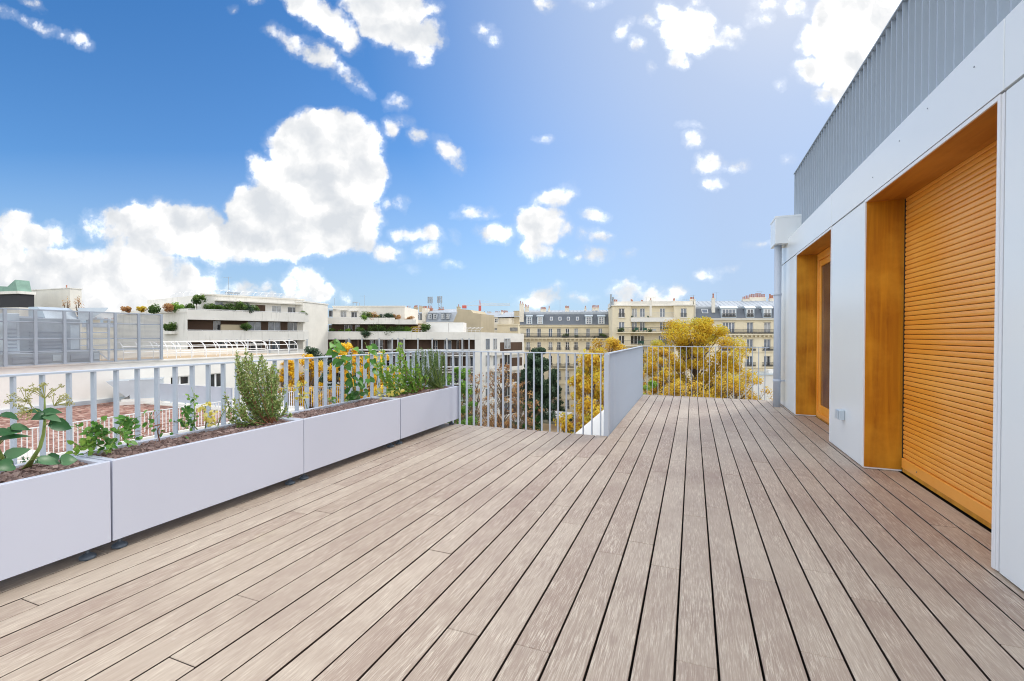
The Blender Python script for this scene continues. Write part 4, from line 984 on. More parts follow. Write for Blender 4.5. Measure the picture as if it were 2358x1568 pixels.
def right_block():
    F = Fac(754, 80, 1108, 79); L_ = F.L; D = 1.7; z = lambda w: w-ZG
    B = F.root('terraced_apartment_block', 'long white concrete apartment block with dark balconies right of the stair tower')
    X = lambda x, y=0.: F.s_(U2(x), y)
    hs = []
    for x0, x1 in ((975, 1060), (1125, 1200), (1225, 1270)): hs.append((X(x0, D), X(x1, D), z(1.76), z(3.0)))
    for x0, x1 in ((985, 1045), (1130, 1190), (1365, 1400), (1415, 1490), (1530, 1580), (1640, 1690), (1960, 2005), (2065, 2135), (2185, 2255)): hs.append((X(x0, D), X(x1, D), z(-1.9), z(.25)))
    for k in range(5):
        for i in range(9): a = 1.2+i*2.85; hs.append((a, a+1.5, z(-4.7-2.9*k), z(-2.7-2.9*k)))
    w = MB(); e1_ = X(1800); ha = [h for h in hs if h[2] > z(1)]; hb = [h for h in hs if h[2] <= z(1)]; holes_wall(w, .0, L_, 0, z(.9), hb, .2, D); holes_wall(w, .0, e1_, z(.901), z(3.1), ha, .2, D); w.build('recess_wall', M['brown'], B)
    for i, h in enumerate(hs): window(B, h, D+.08, 2, 1 if i % 3 == 0 else 0, 'winframe')
    e1 = X(1800)
    def band(a, b, x0, x1, th=.16, floor=True):
        m = MB(); m.box(x0, x1, -.02, th, z(a), z(b))
        if floor: m.box(x0+.01, x1-.01, th+.001, D-.01, z(a), z(a)+.2)
        return m.build('balcony_parapet', M['concrete'], B)
    band(3.09, 4.19, -.1, X(1600)); band(3.05, 3.9, X(1600)+.01, e1); band(.41, 1.70, -.1, L_+.02)
    for zz in (.0,): pass
    m = MB(); m.box(-.05, X(1350), .0, .13, z(4.24), z(4.31)); m.box(-.05, X(1760), .0, .13, z(1.76), z(1.83)); m.build('handrail', M['whitetube'], B)
    for k in range(6):
        zz = -2.45-2.9*k
        m = MB(); m.box(-.05, L_, -.02, D-.01, z(zz), z(zz)+.22); m.build('balcony_slab', M['white'], B)
        m = MB(); m.box(-.05, L_, .0, .08, z(zz)+.95, z(zz)+1.2); m.box(-.05, L_, .01, .07, z(zz)+.5, z(zz)+.62); m.build('balcony_railing', M['winframe'], B)
    for k in range(7):
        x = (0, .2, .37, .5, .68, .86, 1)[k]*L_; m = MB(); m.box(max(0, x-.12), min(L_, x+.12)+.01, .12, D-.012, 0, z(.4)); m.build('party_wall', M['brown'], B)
    for x in (1040, 1170, 1292, 1455, 1578, 1632, 1690, 1820, 1955, 2092, 2237, 2302): 
        a = X(x, -.3); m = MB(); m.box(a-.1, a+.1, -.4, -.2, z(-12), z(.7)); m.build('steel_post', M['greyframe'], B)
    # penthouse
    Y = 2.2; zt = (F.z_(760, V1(275), Y)+F.z_(925, V1(325), Y))/2; s1 = F.s_(U2(1695), Y)
    ph = [F.rect(U2(x0), U2(x1), V1(y0), V1(y1), Y) for x0, x1, y0, y1 in ((977, 1042, 332, 395), (1090, 1146, 342, 398), (1190, 1246, 348, 404), (1455, 1485, 365, 410))]
    w = MB(); holes_wall(w, 0, s1, z(3.1), zt, ph, .2, Y); w.quad((s1, Y, z(3.1)), (s1, Y+10, z(3.1)), (s1, Y+10, zt), (s1, Y, zt)); w.quad((0, Y, zt-.003), (s1, Y, zt-.003), (s1, Y+10, zt-.003), (0, Y+10, zt-.003)); w.build('penthouse_wall', M['concrete2'], B)
    for h in ph[:3]:
        window(B, h, Y+.1, 2, 0, 'greyframe'); m = MB(); m.box(h[0]-.15, h[1]+.25, Y-.5, Y-.003, h[3]+.15, h[3]+.3); m.build('awning_box', M['white'], B)
    window(B, ph[3], Y+.1, 1, 0, 'greyframe', 'g1')
    m = MB(); m.box(-.1, s1+.1, Y-.12, Y+.2, zt, zt+.2); m.build('roof_edge', M['concrete2'], B)
    # terrace floors, end wall and white box
    m = MB(); m.box(0, L_, D, 14, z(1.2), z(1.4)); m.box(0, e1, D, 14, z(3.12), z(3.3)); m.build('terrace_floor', M['tan'], B)
    G = Fac(1108, 79, 1205, 88); a0, b0 = loc_of(F, Vector((*G.a[:2], 0))); E = (a0, b0); p1 = G.a+G.e*G.L; a1, b1 = loc_of(F, p1)
    m = MB(); m.quad((L_+.02, 0, 0), (a1, b1, 0), (a1, b1, z(1.5)), (L_+.02, 0, z(1.7))); m.quad((a1, b1, 0), (a1, b1+8, 0), (a1, b1+8, z(1.5)), (a1, b1, z(1.5))); m.box(L_-1.1, L_+.019, -.019, .3, 0, z(.4)); m.build('end_wall', M['white'], B)
    ang = G.rz-F.rz
    for k in range(5):
        for u, w_ in ((1123, 1.), (1140, 1.), (1168, 1.7)):
            p = G.ray(u, 784, 0); a, b = loc_of(F, p); o = window(B, (-w_/2, w_/2, 0, 1.9), 0, 2, 0, 'greyframe'); o.location = (a+.05*sin(ang), b-.06, z(-1.3-2.9*k)); o.rotation_euler = (0, 0, ang)
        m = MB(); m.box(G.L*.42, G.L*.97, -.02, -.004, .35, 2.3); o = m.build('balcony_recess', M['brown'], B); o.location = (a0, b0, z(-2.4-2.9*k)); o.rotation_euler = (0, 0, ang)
        q0 = loc_of(F, G.ray(1133, 784, -.6)); m = MB(); m.box(0, G.L*.78, -.02, .12, 0, .75); m.box(0, G.L*.78, .121, 1.0, 0, .15); o = m.build('balcony_parapet', M['concrete'], B); o.location = (q0[0], q0[1], z(-2.4-2.9*k)); o.rotation_euler = (0, 0, ang)
    Yb = 1.9; r_ = F.rect(U2(1900), U2(2248), V1(447), V1(548), Yb); m = MB(); xm = r_[0]+(r_[1]-r_[0])*.6; m.box(r_[0], xm-.02, Yb, Yb+4, z(1.3), r_[3]); m.box(xm+.02, r_[1], Yb+.02, Yb+4, z(1.3), r_[3]); m.build('terrace_hut', M['tarp'], B)
    m = MB()
    def crail(x0, x1, n, y):
        for i in range(n+1):
            x = x0+(x1-x0)*i/n; m.tube([(x, y, z(1.6)), (x-.1, y, z(2.0)), (x+.1, y+.15, z(2.35)), (x+.5, y+.4, z(2.55))], .03, 4, cap=False)
        for h, o in ((2.0, -.1), (2.35, .1), (2.55, .5)): m.tube([(x0+o, y+max(0, o), z(h)), (x1+o, y+max(0, o), z(h))], .022, 4)
    crail(X(1765, .3), X(1890, .3), 4, .3); crail(X(2250, .3), L_-.2, 4, .3)
    m.build('roof_railing', M['whitetube'], B)
    antenna(B, F, U2(1033), V1(215), V1(280), 5, 0); antenna(B, F, U2(1318), V1(190), V1(300), 6, 5)
    m = MB(); r_ = F.rect(U2(1203), U2(1240), V1(252), V1(300), 5); m.box(r_[0], r_[1], 5, 6, r_[3]-.15, r_[3]); [m.box(r_[0]+x, r_[0]+x+.08, 5, 5.1, zt, r_[3]-.15) for x in (.05, .7, 1.3)]; m.box(r_[0], r_[0]+6, 5.4, 6, zt+.1, zt+.35); m.build('roof_vent', M['machine'], B)
    for (u, v, k, lm, lb, yy) in ((U2(1325), V1(372), 1.25, 'green', 'tall clipped green shrub on the upper terrace right of the three windows', .8), (U2(1385), V1(380), 1.15, 'autumn', 'russet shrub next to the clipped green one on the upper terrace', .8), (U2(1430), V1(392), .8, 'green', 'low green shrub beside the dark terrace door', .8), (U2(1540), V1(385), 1.2, 'conifer', 'dark green shrub right of the dark terrace door', .8), (U2(1605), V1(385), .9, 'autumn', 'orange shrub next to the terrace fence', 1.2), (U2(1740), V1(405), .8, 'autumn', 'orange shrub at the end of the upper terrace', 1.), (U2(1310), V1(392), .6, 'lightgreen', 'yellow green low shrub on the upper terrace edge', .2),
                             (U2(1415), V1(492), 1.75, 'green', 'big dark shrub with russet top on the middle terrace', .8), (U2(1520), V1(498), 1.55, 'green', 'big round green shrub on the middle terrace', .8), (U2(1635), V1(503), 1.1, 'needle', 'grey green shrub on the middle terrace', 1.), (U2(1715), V1(508), .9, 'lightgreen', 'yellow green shrub on the middle terrace', .8), (U2(1790), V1(508), .85, 'olive', 'yellow brown shrub near the curved white rail', .8), (U2(1850), V1(495), .9, 'autumn', 'russet shrub beside the white terrace hut', 1.), (U2(1882), V1(480), 1.0, 'green', 'slim green shrub leaning on the white terrace hut', .7), (U2(1278), V1(505), .8, 'green', 'small fern like shrub on the middle terrace', .5), (U2(1322), V1(543), .75, 'conifer', 'dark shrub hanging over the middle parapet', -.15), (U2(1010), V1(515), .6, 'green', 'green plant behind the first window of the middle terrace', .9), (U2(1095), V1(525), .5, 'green', 'low green plant on the middle terrace between windows', .7), (U2(1160), V1(515), .6, 'lightgreen', 'pale plant before the second window of the middle terrace', .8), (U2(760), V1(525), .5, 'green', 'small plant on the parapet corner at the stair tower', -1.)):
        SHR.append((F.ray(u, v, yy), k, lm, lb))
right_block()
def tower():
    F = Fac(698, 71.5, 755, 78.5); T = F.root('stair_tower', 'blank pale concrete stair tower between the two terraced blocks', 'tower')
    zt = F.z_(730, V1(270)); m = MB(); m.box(0, F.L, 0, 6, 0, zt); m.build('wall', M['concrete2'], T); m = MB(); m.box(-.1, F.L+.1, -.1, 6.1, zt+.002, zt+.2); m.build('roof_edge', M['concrete'], T)
    m = MB(); m.tube([(.5, 1, zt+.2), (.5, 1, zt+1.0), (F.L-.5, 1, zt+1.0), (F.L-.5, 1, zt+.2)], .025, 4); m.build('roof_railing', M['whitetube'], T)
tower()
for i, (p, k, lm, lb) in enumerate(SHR):
    bush('terrace_shrub', lb, (p.x, p.y, p.z), (k*1.15, k*.65, k*.8), int(600+520*k), .1, lm, 500+i, 'shrubs on the terraces of the white blocks')

# ------------------------------------------------------------------ houses farther back
def back_houses():
    F = Fac(972, 112, 1056, 110); L_ = F.L; z = lambda w: w-ZG
    B = F.root('slate_roofed_house', 'blue grey slate mansard house behind the white terrace hut')
    zb = F.z_(1020, V1(440)); zt = F.z_(1020, V1(345)); m = MB(); m.box(0, L_, .4, 9, 0, zb); m.build('wall', M['cream'], B)
    m = MB(); m.xprism([(.3, zb+.002), (1.7, zt), (5, zt+.9), (9, zt), (9, zb+.002)], .0, L_); m.build('mansard_roof', M['zincroof'], B)
    for x0, x1, y0, y1 in ((1808, 1832, 372, 415), (1918, 1945, 370, 412), (1966, 1993, 370, 412), (2040, 2065, 368, 410), (2085, 2110, 368, 410)):
        r_ = F.rect(U2(x0), U2(x1), V1(y0), V1(y1), .2); d = MB(); d.box(r_[0]-.15, r_[1]+.15, .25, 2., r_[2]-.2, r_[3]+.2); d.box(r_[0]-.25, r_[1]+.25, .1, 2.2, r_[3]+.201, r_[3]+.32); o = d.build('dormer', M['zincroof'], B); window(o, (r_[0], r_[1], r_[2], r_[3]), .22, 2, 1, glass='g1')
    m = MB(); r_ = F.rect(U2(1858), U2(1890), V1(312), V1(440), .1); m.box(r_[0], r_[1], .1, 8, r_[2], r_[3]); o = m.build('party_wall', M['cream'], B); pots(o, r_[0], r_[1], 1, r_[3], 2); 
    chimney(B, F, U2(1862), U2(1952), V1(318), V1(345), 3, 6, mat='redclay'); chimney(B, F, U2(1672), U2(1725), V1(318), V1(345), 4, 3, mat='beige'); chimney(B, F, U2(1780), U2(1812), V1(310), V1(345), 4, 3, mat='beige'); chimney(B, F, U2(2012), U2(2060), V1(328), V1(345), 4, 4, mat='redclay')
    for u, v0 in ((1938, 205), (2028, 200)):
        m = MB(); x = F.s_(U2(u), 4); a, b = F.z_(U2(u), V1(340), 4), F.z_(U2(u), V1(v0), 4)
        for dx in (-.45, .45): m.tube([(x+dx, 4, a), (x+dx*.8, 4, b)], .05, 4)
        for k in range(9): q = a+(b-a)*k/9; m.bar((x-.42, 4, q), (x+.42, 4, q+(b-a)/9), .05, .05)
        for dx in (-.5, .0, .5): m.box(x+dx-.15, x+dx+.15, 3.7, 3.9, b-(b-a)*.45, b)
        m.build('phone_mast', M['machine'], B)
    F = Fac(1044, 106, 1108, 104); B = F.root('gable_wall_house', 'house with blank beige gable wall left of the crane', group=None); L_ = F.L
    zt = F.z_(1075, V1(330)); zb = F.z_(1075, V1(450)); m = MB(); m.prism([(0, 0), (L_, 0), (L_, zt-.9), (L_*.72, zt-.7), (L_*.62, zt), (L_*.2, zt+.3), (0, zb+.3)], 0, 9); m.build('wall', M['beige'], B)
    m = MB(); m.box(L_*.73, L_, -.15, -.003, 0, zt-2.6); m.build('lower_wall', M['beige'], B)
    chimney(B, F, U2(2185), U2(2212), V1(303), V1(345), .3, 1, mat='beige')
    UF = lambda x: 1036.2+.257*x
    VF = lambda y: 633.3+.257*y
    F = Fac(UF(268), 124, UF(640), 121); L_ = F.L; B = F.root('rendered_house', 'pale rendered houses with low zinc roof between crane and grey roofed townhouse')
    z1, z2 = F.z_(1130, VF(378)), F.z_(1170, VF(445)); hs = [F.rect(UF(a), UF(b), VF(y0), VF(y1)) for a, b, y0, y1 in ((322, 346, 392, 428), (400, 426, 390, 425), (398, 422, 475, 495))]
    xs = F.s_(UF(430)); w = MB(); holes_wall(w, 0, xs, 0, z1, hs, .2); w.quad((0,0,0),(0,0,z1),(0,9,z1),(0,9,0)); w.box(xs+.002, L_, .5, 8, 0, z1-.2); w.build('wall', M['cream'], B)
    for h in hs: window(B, h, .15, 2, 1)
    m = MB(); m.xprism([(-.3, z1+.002), (4, z1+1.5), (9, z1+.3), (9, z1+.002)], -.1, L_); m.build('zinc_roof', M['zincroof'], B)
    m = MB(); r_ = F.rect(UF(425), UF(612), VF(440), VF(500), -2); m.box(r_[0], r_[1], -2, .49, 0, r_[3]); m.box(r_[0]-.1, r_[1]+.1, -2.15, -2.002, r_[3]-.35, r_[3]+.1); m.build('lower_wing', M['lime2'], B)
    m = MB(); r_ = F.rect(UF(538), UF(605), VF(470), VF(500), -2.1); m.box(r_[0], r_[1], -2.2, -2.156, r_[2], r_[3]); m.build('skylight', M['g3'], B)
    chimney(B, F, UF(455), UF(470), VF(335), VF(378), 2, 2, mat='cream'); chimney(B, F, UF(472), UF(515), VF(338), VF(372), 4, 5, mat='beige'); chimney(B, F, UF(575), UF(622), VF(325), VF(440), .2, 0, mat='beige'); chimney(B, F, UF(525), UF(552), VF(390), VF(440), .1, 2, mat='cream')
    for u in (300, 350, 480): chimney(B, F, UF(u), UF(u+10), VF(350), VF(378), 3, 1, mat='cream')
    # tall crane far away
    d = 330; b = P(1105, 771, d); C_ = thing('tower_crane', 'red and white tower crane far behind the rooftops', 'crane', (b.x, b.y, ZG), YAW)
    zj = P(1105, 703, d).z-ZG; w_ = d/FPX
    m = MB()
    for dx in (-.7, .7):
        for dy in (-.7, .7): m.tube([(dx, dy, 0), (dx, dy, zj)], .14, 4)
    for k in range(int(zj/1.6)): s_ = 1 if k % 2 else -1; m.bar((-.7*s_, -.7, k*1.6), (.7*s_, -.7, k*1.6+1.6), .12, .12)
    m.build('mast', M['crane_w'], C_)
    m = MB(); x0, x1 = -45*w_*.9, 66*w_*1.05
    m.bar((x0, -.5, zj), (x1, -.5, zj), .2, .25); m.bar((x0, .5, zj), (x1, .5, zj), .2, .25); m.bar((0, 0, zj+1.2), (x1, 0, zj+1.2), .2, .2)
    for k in range(24): a = x1*k/24; m.bar((a, -.5, zj), (a+x1/48, 0, zj+1.2), .12, .12); m.bar((a+x1/48, 0, zj+1.2), (a+x1/24, .5, zj), .12, .12)
    m.bar((0, 0, zj+4.), (x1*.55, 0, zj+1.2), .1, .1); m.bar((0, 0, zj+4.), (x0, 0, zj+.2), .1, .1); m.build('jib', M['crane_w'], C_)
    m = MB(); m.box(-.9, .9, -.9, .9, zj-4, zj-.3); m.bar((-.6, 0, zj), (0, 0, zj+4.), .25, .25); m.bar((.6, 0, zj), (0, 0, zj+4.), .25, .25); m.build('slewing_cab', M['crane_r'], C_)
    m = MB(); m.box(x0, x0+3, -1, 1, zj-2.2, zj-.2); m.build('counterweight', M['crane_r'], C_)
    # distant skyline
    for i, (u0, u1, v, d, lb) in enumerate(((845, 985, 722, 170, 'distant pale houses with clay chimneys behind the long white block'), (1095, 1230, 735, 175, 'distant pale houses below the crane'), (1380, 1620, 742, 150, 'distant house row behind the flat roofed cream house'), (-60, 380, 752, 160, 'distant house row behind the screened roof'))):
        F = Fac(u0, d, u1, d); B = F.root('distant_house', lb); zt = F.z_((u0+u1)/2, v); r = random.Random(60+i); x = 0; m = MB(); rf = MB()
        while x < F.L-2:
            w_ = min(F.L-x, r.uniform(7, 12)); h = zt+r.uniform(-1.5, .6); m.box(x, x+w_-.05, 0, 9, 0, h); rf.xprism([(-.1, h+.003), (1, h+1.4), (7, h+1.8), (9, h+.003)], x, x+w_-.06)
            x += w_
        m.build('wall', M['cream'], B); rf.build('zinc_roof', M['zincroof'], B)
        for k in range(int(F.L/5)):
            q = r.uniform(1, F.L-2); c = MB(); c.box(q, q+r.uniform(.8, 2.2), 4, 4.7, zt-.5, zt+2.1+r.random()); o = c.build('chimney', M['beige'], B); pots(o, q, q+1.2, 4.35, zt+2.2+.5, 3)
back_houses()

# ================================================================== neighbouring roof on the left
XN = -30.8
def neighbour():
    z0 = -2.62; zt = -.43
    pA, pB = hit(-60, 850, 0, XN), hit(698, 816, 0, XN); ya, yb = 2.0, pB.y; ym = hit(380, 833, 0, XN).y
    B = thing('white_neighbour_building', 'long white walled neighbouring building carrying the grey mesh screen', 'building', (XN, ya, 0), radians(90))
    Ln = yb-ya; X = lambda u: hit(u, 800, 0, XN).y-ya
    hs = []
    for u0, u1, v0, v1 in ((393, 440, 864, 890), (484, 515, 858, 895)):
        hs.append((X(u0), X(u1), hit(u0, v1, 0, XN).z, hit(u1, v0, 0, XN).z))
    w = MB(); holes_wall(w, 0, Ln, -17, zt, hs, .3, 0); w.quad((Ln, 0, -17), (Ln, 14, -17), (Ln, 14, zt), (Ln, 0, zt)); w.quad((0,0,-17),(0,0,zt),(0,14,zt),(0,14,-17)); w.build('wall', M['white'], B)
    for h in hs: window(B, h, .2, 2, 0, 'winframe', 'g1')
    b = MB(); b.box(-.05, Ln+.05, -.06, .3, zt+.002, zt+.09); b.build('coping', M['white'], B)
    b = MB(); b.box(0, Ln, .301, 14, zt-.3, zt-.02); b.build('roof_terrace', M['tan'], B)
    b = MB(); b.box(0, X(500), -.12, -.003, z0, z0+.22); b.build('skirting', M['galva'], B)
    # curved white guard rails
    xa, xb = X(372)+.2, Ln-.1
    b = MB()
    for (y, n, x0, x1) in ((.5, 11, xa, xb), (4.2, 12, xa, xb)):
        for i in range(n+1):
            x = x0+(x1-x0)*i/n; b.tube([(x, y, zt), (x, y-.02, zt+.5), (x, y+.1, zt+.85), (x, y+.35, zt+1.08), (x, y+.6, zt+1.15)], .032, 5, cap=False)
        for h, o in ((.45, 0), (.85, .1), (1.15, .6)): b.tube([(x0, y+o, zt+h), (x1, y+o, zt+h)], .026, 5)
    b.build('guard_rail', M['whitetube'], B)
    b = MB(); b.box(xa, xb, 6.5, 6.7, zt-.1, zt+.5); b.build('terrace_upstand', M['concrete2'], B)
    # gravel roof between the wall and our side
    g = MB(); g.quad((XN-.02, -6, z0), (-19.0, -6, z0), (-19.0, hit(430, 905, 0, -24).y+6, z0), (XN-.02, hit(430, 905, 0, -24).y+6, z0))
    yE = 18.0
    g = MB(); g.quad((XN, -6, z0), (-18.7, -6, z0), (-18.7, yE, z0), (XN, yE, z0))
    tag(g.build('gravel_roof', M['redgravel']), 'flat roof covered in red brown gravel below the white wall', 'roof', kind='structure')
    w = MB(); w.box(XN+.01, -18.6, -6, yE+.1, -17, z0-.01); w.box(-18.69, -18.55, -6, yE, z0-.005, z0+.08); w.box(XN+.13, -18.7, yE, yE+.12, z0-.005, z0+.12)
    tag(w.build('lower_building', M['white']), 'white lower building under the gravel roof', 'building')
    pave = MB(); pave.box(XN+.15, -18.7, yE-1.9, yE-.02, z0+.004, z0+.05); q = hit(60, 1045, 2, z0); pave.box(q.x-.6, q.x+.9, q.y-1, q.y+.25, z0+.003, z0+.06)
    tag(pave.build('roof_paving', M['concrete2']), 'pale concrete paving strip on the gravel roof', 'paving', kind='structure')
    railing('roof_railing', 'small white bar railing along the near edge of the gravel roof', (-19.0, 2.0, z0), (-19.0, yE-.1, z0), h=.95, pitch=.125, depth=.03, th=.02, zb=.05, top=(.05, .03), cat='railing', mat='whitetube')
    # grey solid guard and rails at the far side
    a, c = hit(342, 881, 2, z0+1.1), hit(532, 893, 2, z0+1.1); S = thing('panel_railing', 'solid blue grey sheet railing beyond the roof cowl', 'railing', (a.x, a.y, z0), math.atan2(c.y-a.y, c.x-a.x)); Lg = (Vector((c.x-a.x, c.y-a.y))).length
    b = MB(); b.box(-3, Lg, -.02, .02, .13, 1.06); b.build('panel', M['rail'], S); b = MB(); b.cbox(-3, Lg+.02, -.03, .03, 1.061, 1.1, .004); b.build('top_rail', M['rail'], S)
    b = MB(); [b.box(x-.03, x+.03, .021, .06, .0, 1.06) for x in [-2.9+1.2*k for k in range(int((Lg+3)/1.2)+1)]]; b.build('post', M['rail'], S)
    railing('roof_railing', 'grey bar railing continuing from the solid sheet railing behind the tall shrub', (c.x+.05, c.y, z0), (c.x+5.5, c.y+3.2, z0), h=1.1, pitch=.11, depth=.04, th=.014, zb=.05)
    # cowl
    p = hit(338, 926, 2, z0); K = thing('ventilation_cowl', 'galvanised roof cowl with slanted dark mouth on the gravel roof', 'ventilation cowl', (p.x, p.y, z0), radians(52))
    b = MB(); b.box(-1.1, .9, -.8, .8, 0, .18); b.box(-1.0, .8, -.7, .7, .181, .3); b.build('curb', M['white'], K)
    b = MB(); b.box(-.65, .7, -.6, .6, .301, 1.3); b.box(-.68, .73, -.63, .63, 1.301, 1.34); b.box(-.05, .0, -.615, .615, .31, 1.3); b.build('duct', M['galva'], K)
    b = MB()
    o = [(-.651, .6, .5), (-.651, -.6, .5), (-.651, -.6, 1.3), (-.651, .6, 1.3)]; m_ = [(-.8, .6, .4), (-.8, -.6, .4), (-1.65, -.6, 1.3), (-1.65, .6, 1.3)]
    b.quad(o[0], o[1], m_[1], m_[0]); b.quad(o[3], m_[3], m_[2], o[2]); b.quad(o[1], o[2], m_[2], m_[1]); b.quad(o[0], m_[0], m_[3], o[3]); b.build('hood', M['galva'], K)
    b = MB(); q = [(x+.06, y*.95, zz) for x, y, zz in m_]; b.quad(*q); b.build('mouth', M['dark'], K)
    # mesh screen
    pS, pE = hit(-40, 800, 0, XN+.1), hit(375, 800, 0, XN+.1); S = thing('mesh_screen', 'tall semi transparent grey louvre screen on top of the white wall', 'screen', (XN+.1, pE.y, 0), radians(-90))
    Ls = pE.y-2.2; hz = 2.42; zb = zt+.14
    b = MB(); n = int((hz-zb)/.05)
    for k in range(n): q = zb+.03+k*.05; b.quad((0, .0, q), (Ls, .0, q), (Ls, .018, q+.022), (0, .018, q+.022))
    b.build('louvre_mesh', M['screen'], S)
    us = [-30, 10, 80, 147, 208, 264, 318, 370]
    for u in us:
        x = pE.y-hit(u, 800, 0, XN+.1).y; b = MB(); b.box(x-.06, x+.06, .03, .13, zt+.1, hz+.02); b.build('post', M['screen'], S)
    for q in (zb-.04, zb+.62, zb+1.25, zb+2.1, hz): b = MB(); b.box(0, Ls, .022, .06, q, q+.06); b.build('rail', M['screen'], S)
    # inner frame seen through the screen
    I = thing('steel_frame', 'pale steel frame standing behind the grey louvre screen', 'frame', (XN-4.5, pE.y-.5, 0), radians(-90)); b = MB()
    for k in range(9): b.box(k*1.1-.05, k*1.1+.05, 0, .1, zt-.02, 2.2)
    for q in (.5, 1.3, 2.15): b.box(-.04, 9, .02, .08, q, q+.08)
    for k in range(6): b.bar((k*1.1, .05, zt), (k*1.1+1.1, .05, zt+1.), .06, .06)
    b.build('bars', M['rail'], I)
    def machine(name, lb, u0, u1, v0, v1, x, dz, mat):
        a, c = hit(u0, v1, 0, x), hit(u1, v0, 0, x); t = thing(name, lb, 'roof machinery', (x, a.y, zt), 0)
        b = MB(); b.cbox(-dz, 0, 0, c.y-a.y, 0, max(.3, c.z-zt), .02); o = b.build('casing', M[mat], t); b = MB()
        w_ = c.y-a.y; h = max(.3, c.z-zt)
        for k in range(8): b.box(.001, .03, w_*.15, w_*.8, h*(.2+.07*k), h*(.2+.07*k)+.04)
        b.build('grille', M['screen'], t); b = MB(); b.box(.001, .012, w_*.82, w_*.97, h*.3, h*.85); b.build('access_panel', M['galva'], t)
    machine('roof_machine', 'large grey ventilation unit behind the left half of the screen', 45, 185, 735, 830, XN-3.2, 3, 'machine'); machine('roof_machine', 'darker low cooling unit at the foot of the screen', 5, 145, 812, 845, XN-1.5, 1.3, 'machine'); machine('roof_machine', 'low unit with dark grilles behind the middle of the screen', 150, 230, 808, 840, XN-1.5, 1.3, 'machine'); machine('roof_machine', 'tall pale cabinet behind the left end of the screen', 8, 45, 722, 810, XN-2.5, 1, 'galva')
    # curved duct above the screen
    p = hit(165, 735, 0, XN-4); D = thing('air_duct', 'curved galvanised duct elbow rising above the screen', 'air duct', (p.x, p.y, zt), radians(90))
    hh = hit(165, 708, 0, XN-4).z-zt; b = MB(); b.xprism([(0, 0), (0, hh-.7), (.3, hh-.25), (.9, hh), (1.8, hh), (1.8, 0)], -1.2, .3); b.build('elbow', M['galva'], D); b = MB(); n = len(b.v)
    b.quad((.301, 0, hh-1.), (.301, 1.8, hh-1.), (1.7, 1.8, hh-.15), (1.7, 0, hh-.15)); b.quad((.301, 0, hh), (1.9, 0, hh+.1), (1.9, 1.8, hh+.1), (.301, 1.8, hh)); b.quad((.301, 0, hh-1.), (1.7, 0, hh-.15), (1.9, 0, hh+.1), (.301, 0, hh)); b.build('hood', M['galva'], D)
    # white penthouse and dark box with copper roof far behind
    F = Fac(44, 66, 162, 62); W = F.root('rooftop_penthouse', 'pale rendered penthouse block with two small windows behind the screen'); zt2 = F.z_(100, V1(140)); hs = [F.rect(U1(222), U1(243), V1(208), V1(252)), F.rect(U1(220), U1(250), V1(340), V1(400))]
    w = MB(); holes_wall(w, 0, F.L, 0, zt2, hs, .25); w.quad((F.L, 0, 0), (F.L, 1.3, 0), (F.L, 1.3, zt2), (F.L, 0, zt2)); w.quad((0,0,0),(0,0,zt2),(0,1.3,zt2),(0,1.3,0)); w.quad((0,0,zt2),(F.L,0,zt2),(F.L,1.3,zt2),(0,1.3,zt2)); w.quad((0,1.3,0),(0,1.3,zt2),(F.L,1.3,zt2),(F.L,1.3,0)); w.build('wall', M['concrete2'], W)
    for h in hs: window(W, h, .15, 1, 0, 'greyframe', 'g1')
    b = MB(); b.box(-.08, F.L+.08, -.08, 1.4, zt2+.003, zt2+.12); b.build('roof_edge', M['concrete'], W); chimney(W, F, 144, 150, 665, 672, .4, 1, mat='redclay', ph=.4)
    F = Fac(-40, 60, 45, 58); W = F.root('copper_roofed_house', 'dark box under a green copper roof at the far left edge'); za, zb_, zc_ = F.z_(20, V1(305)), F.z_(20, V1(180)), F.z_(20, V1(108))
    b = MB(); b.box(0, F.L, 0, 1.5, 0, za-.01); b.build('wall', M['concrete2'], W); b = MB(); b.box(0, F.L, .02, 1.5, za, zb_); b.build('dark_glazing', M['dark'], W); b = MB(); b.box(-.2, F.L+.15, -.2, 1.6, zb_+.002, zb_+.35); b.build('cornice', M['concrete'], W); b = MB(); b.prism([(0, zb_+.351), (F.L-.3, zb_+.351), (F.L-.7, zb_+1.8), (F.L-2.2, zc_), (0, zc_+.3)], 0, 1.4); b.build('copper_roof', M['copper'], W)
    # tall dry plant heads on the penthouse ledge
    for k, (u, v) in enumerate(((255, 210), (300, 225))):
        F = Fac(44, 60, 200, 57); p = F.ray(U1(u*2.45), V1(300), 0); bush('dry_plant', ['dry feathery plant at the corner of the penthouse block', 'pale dry plant beside the duct elbow'][k], (p.x, p.y, F.ray(U1(u*2.45), V1(260), 0).z), (.7, .4, 1.5), 200, .07, 'autumn', 700+k, lumps=5)
neighbour()
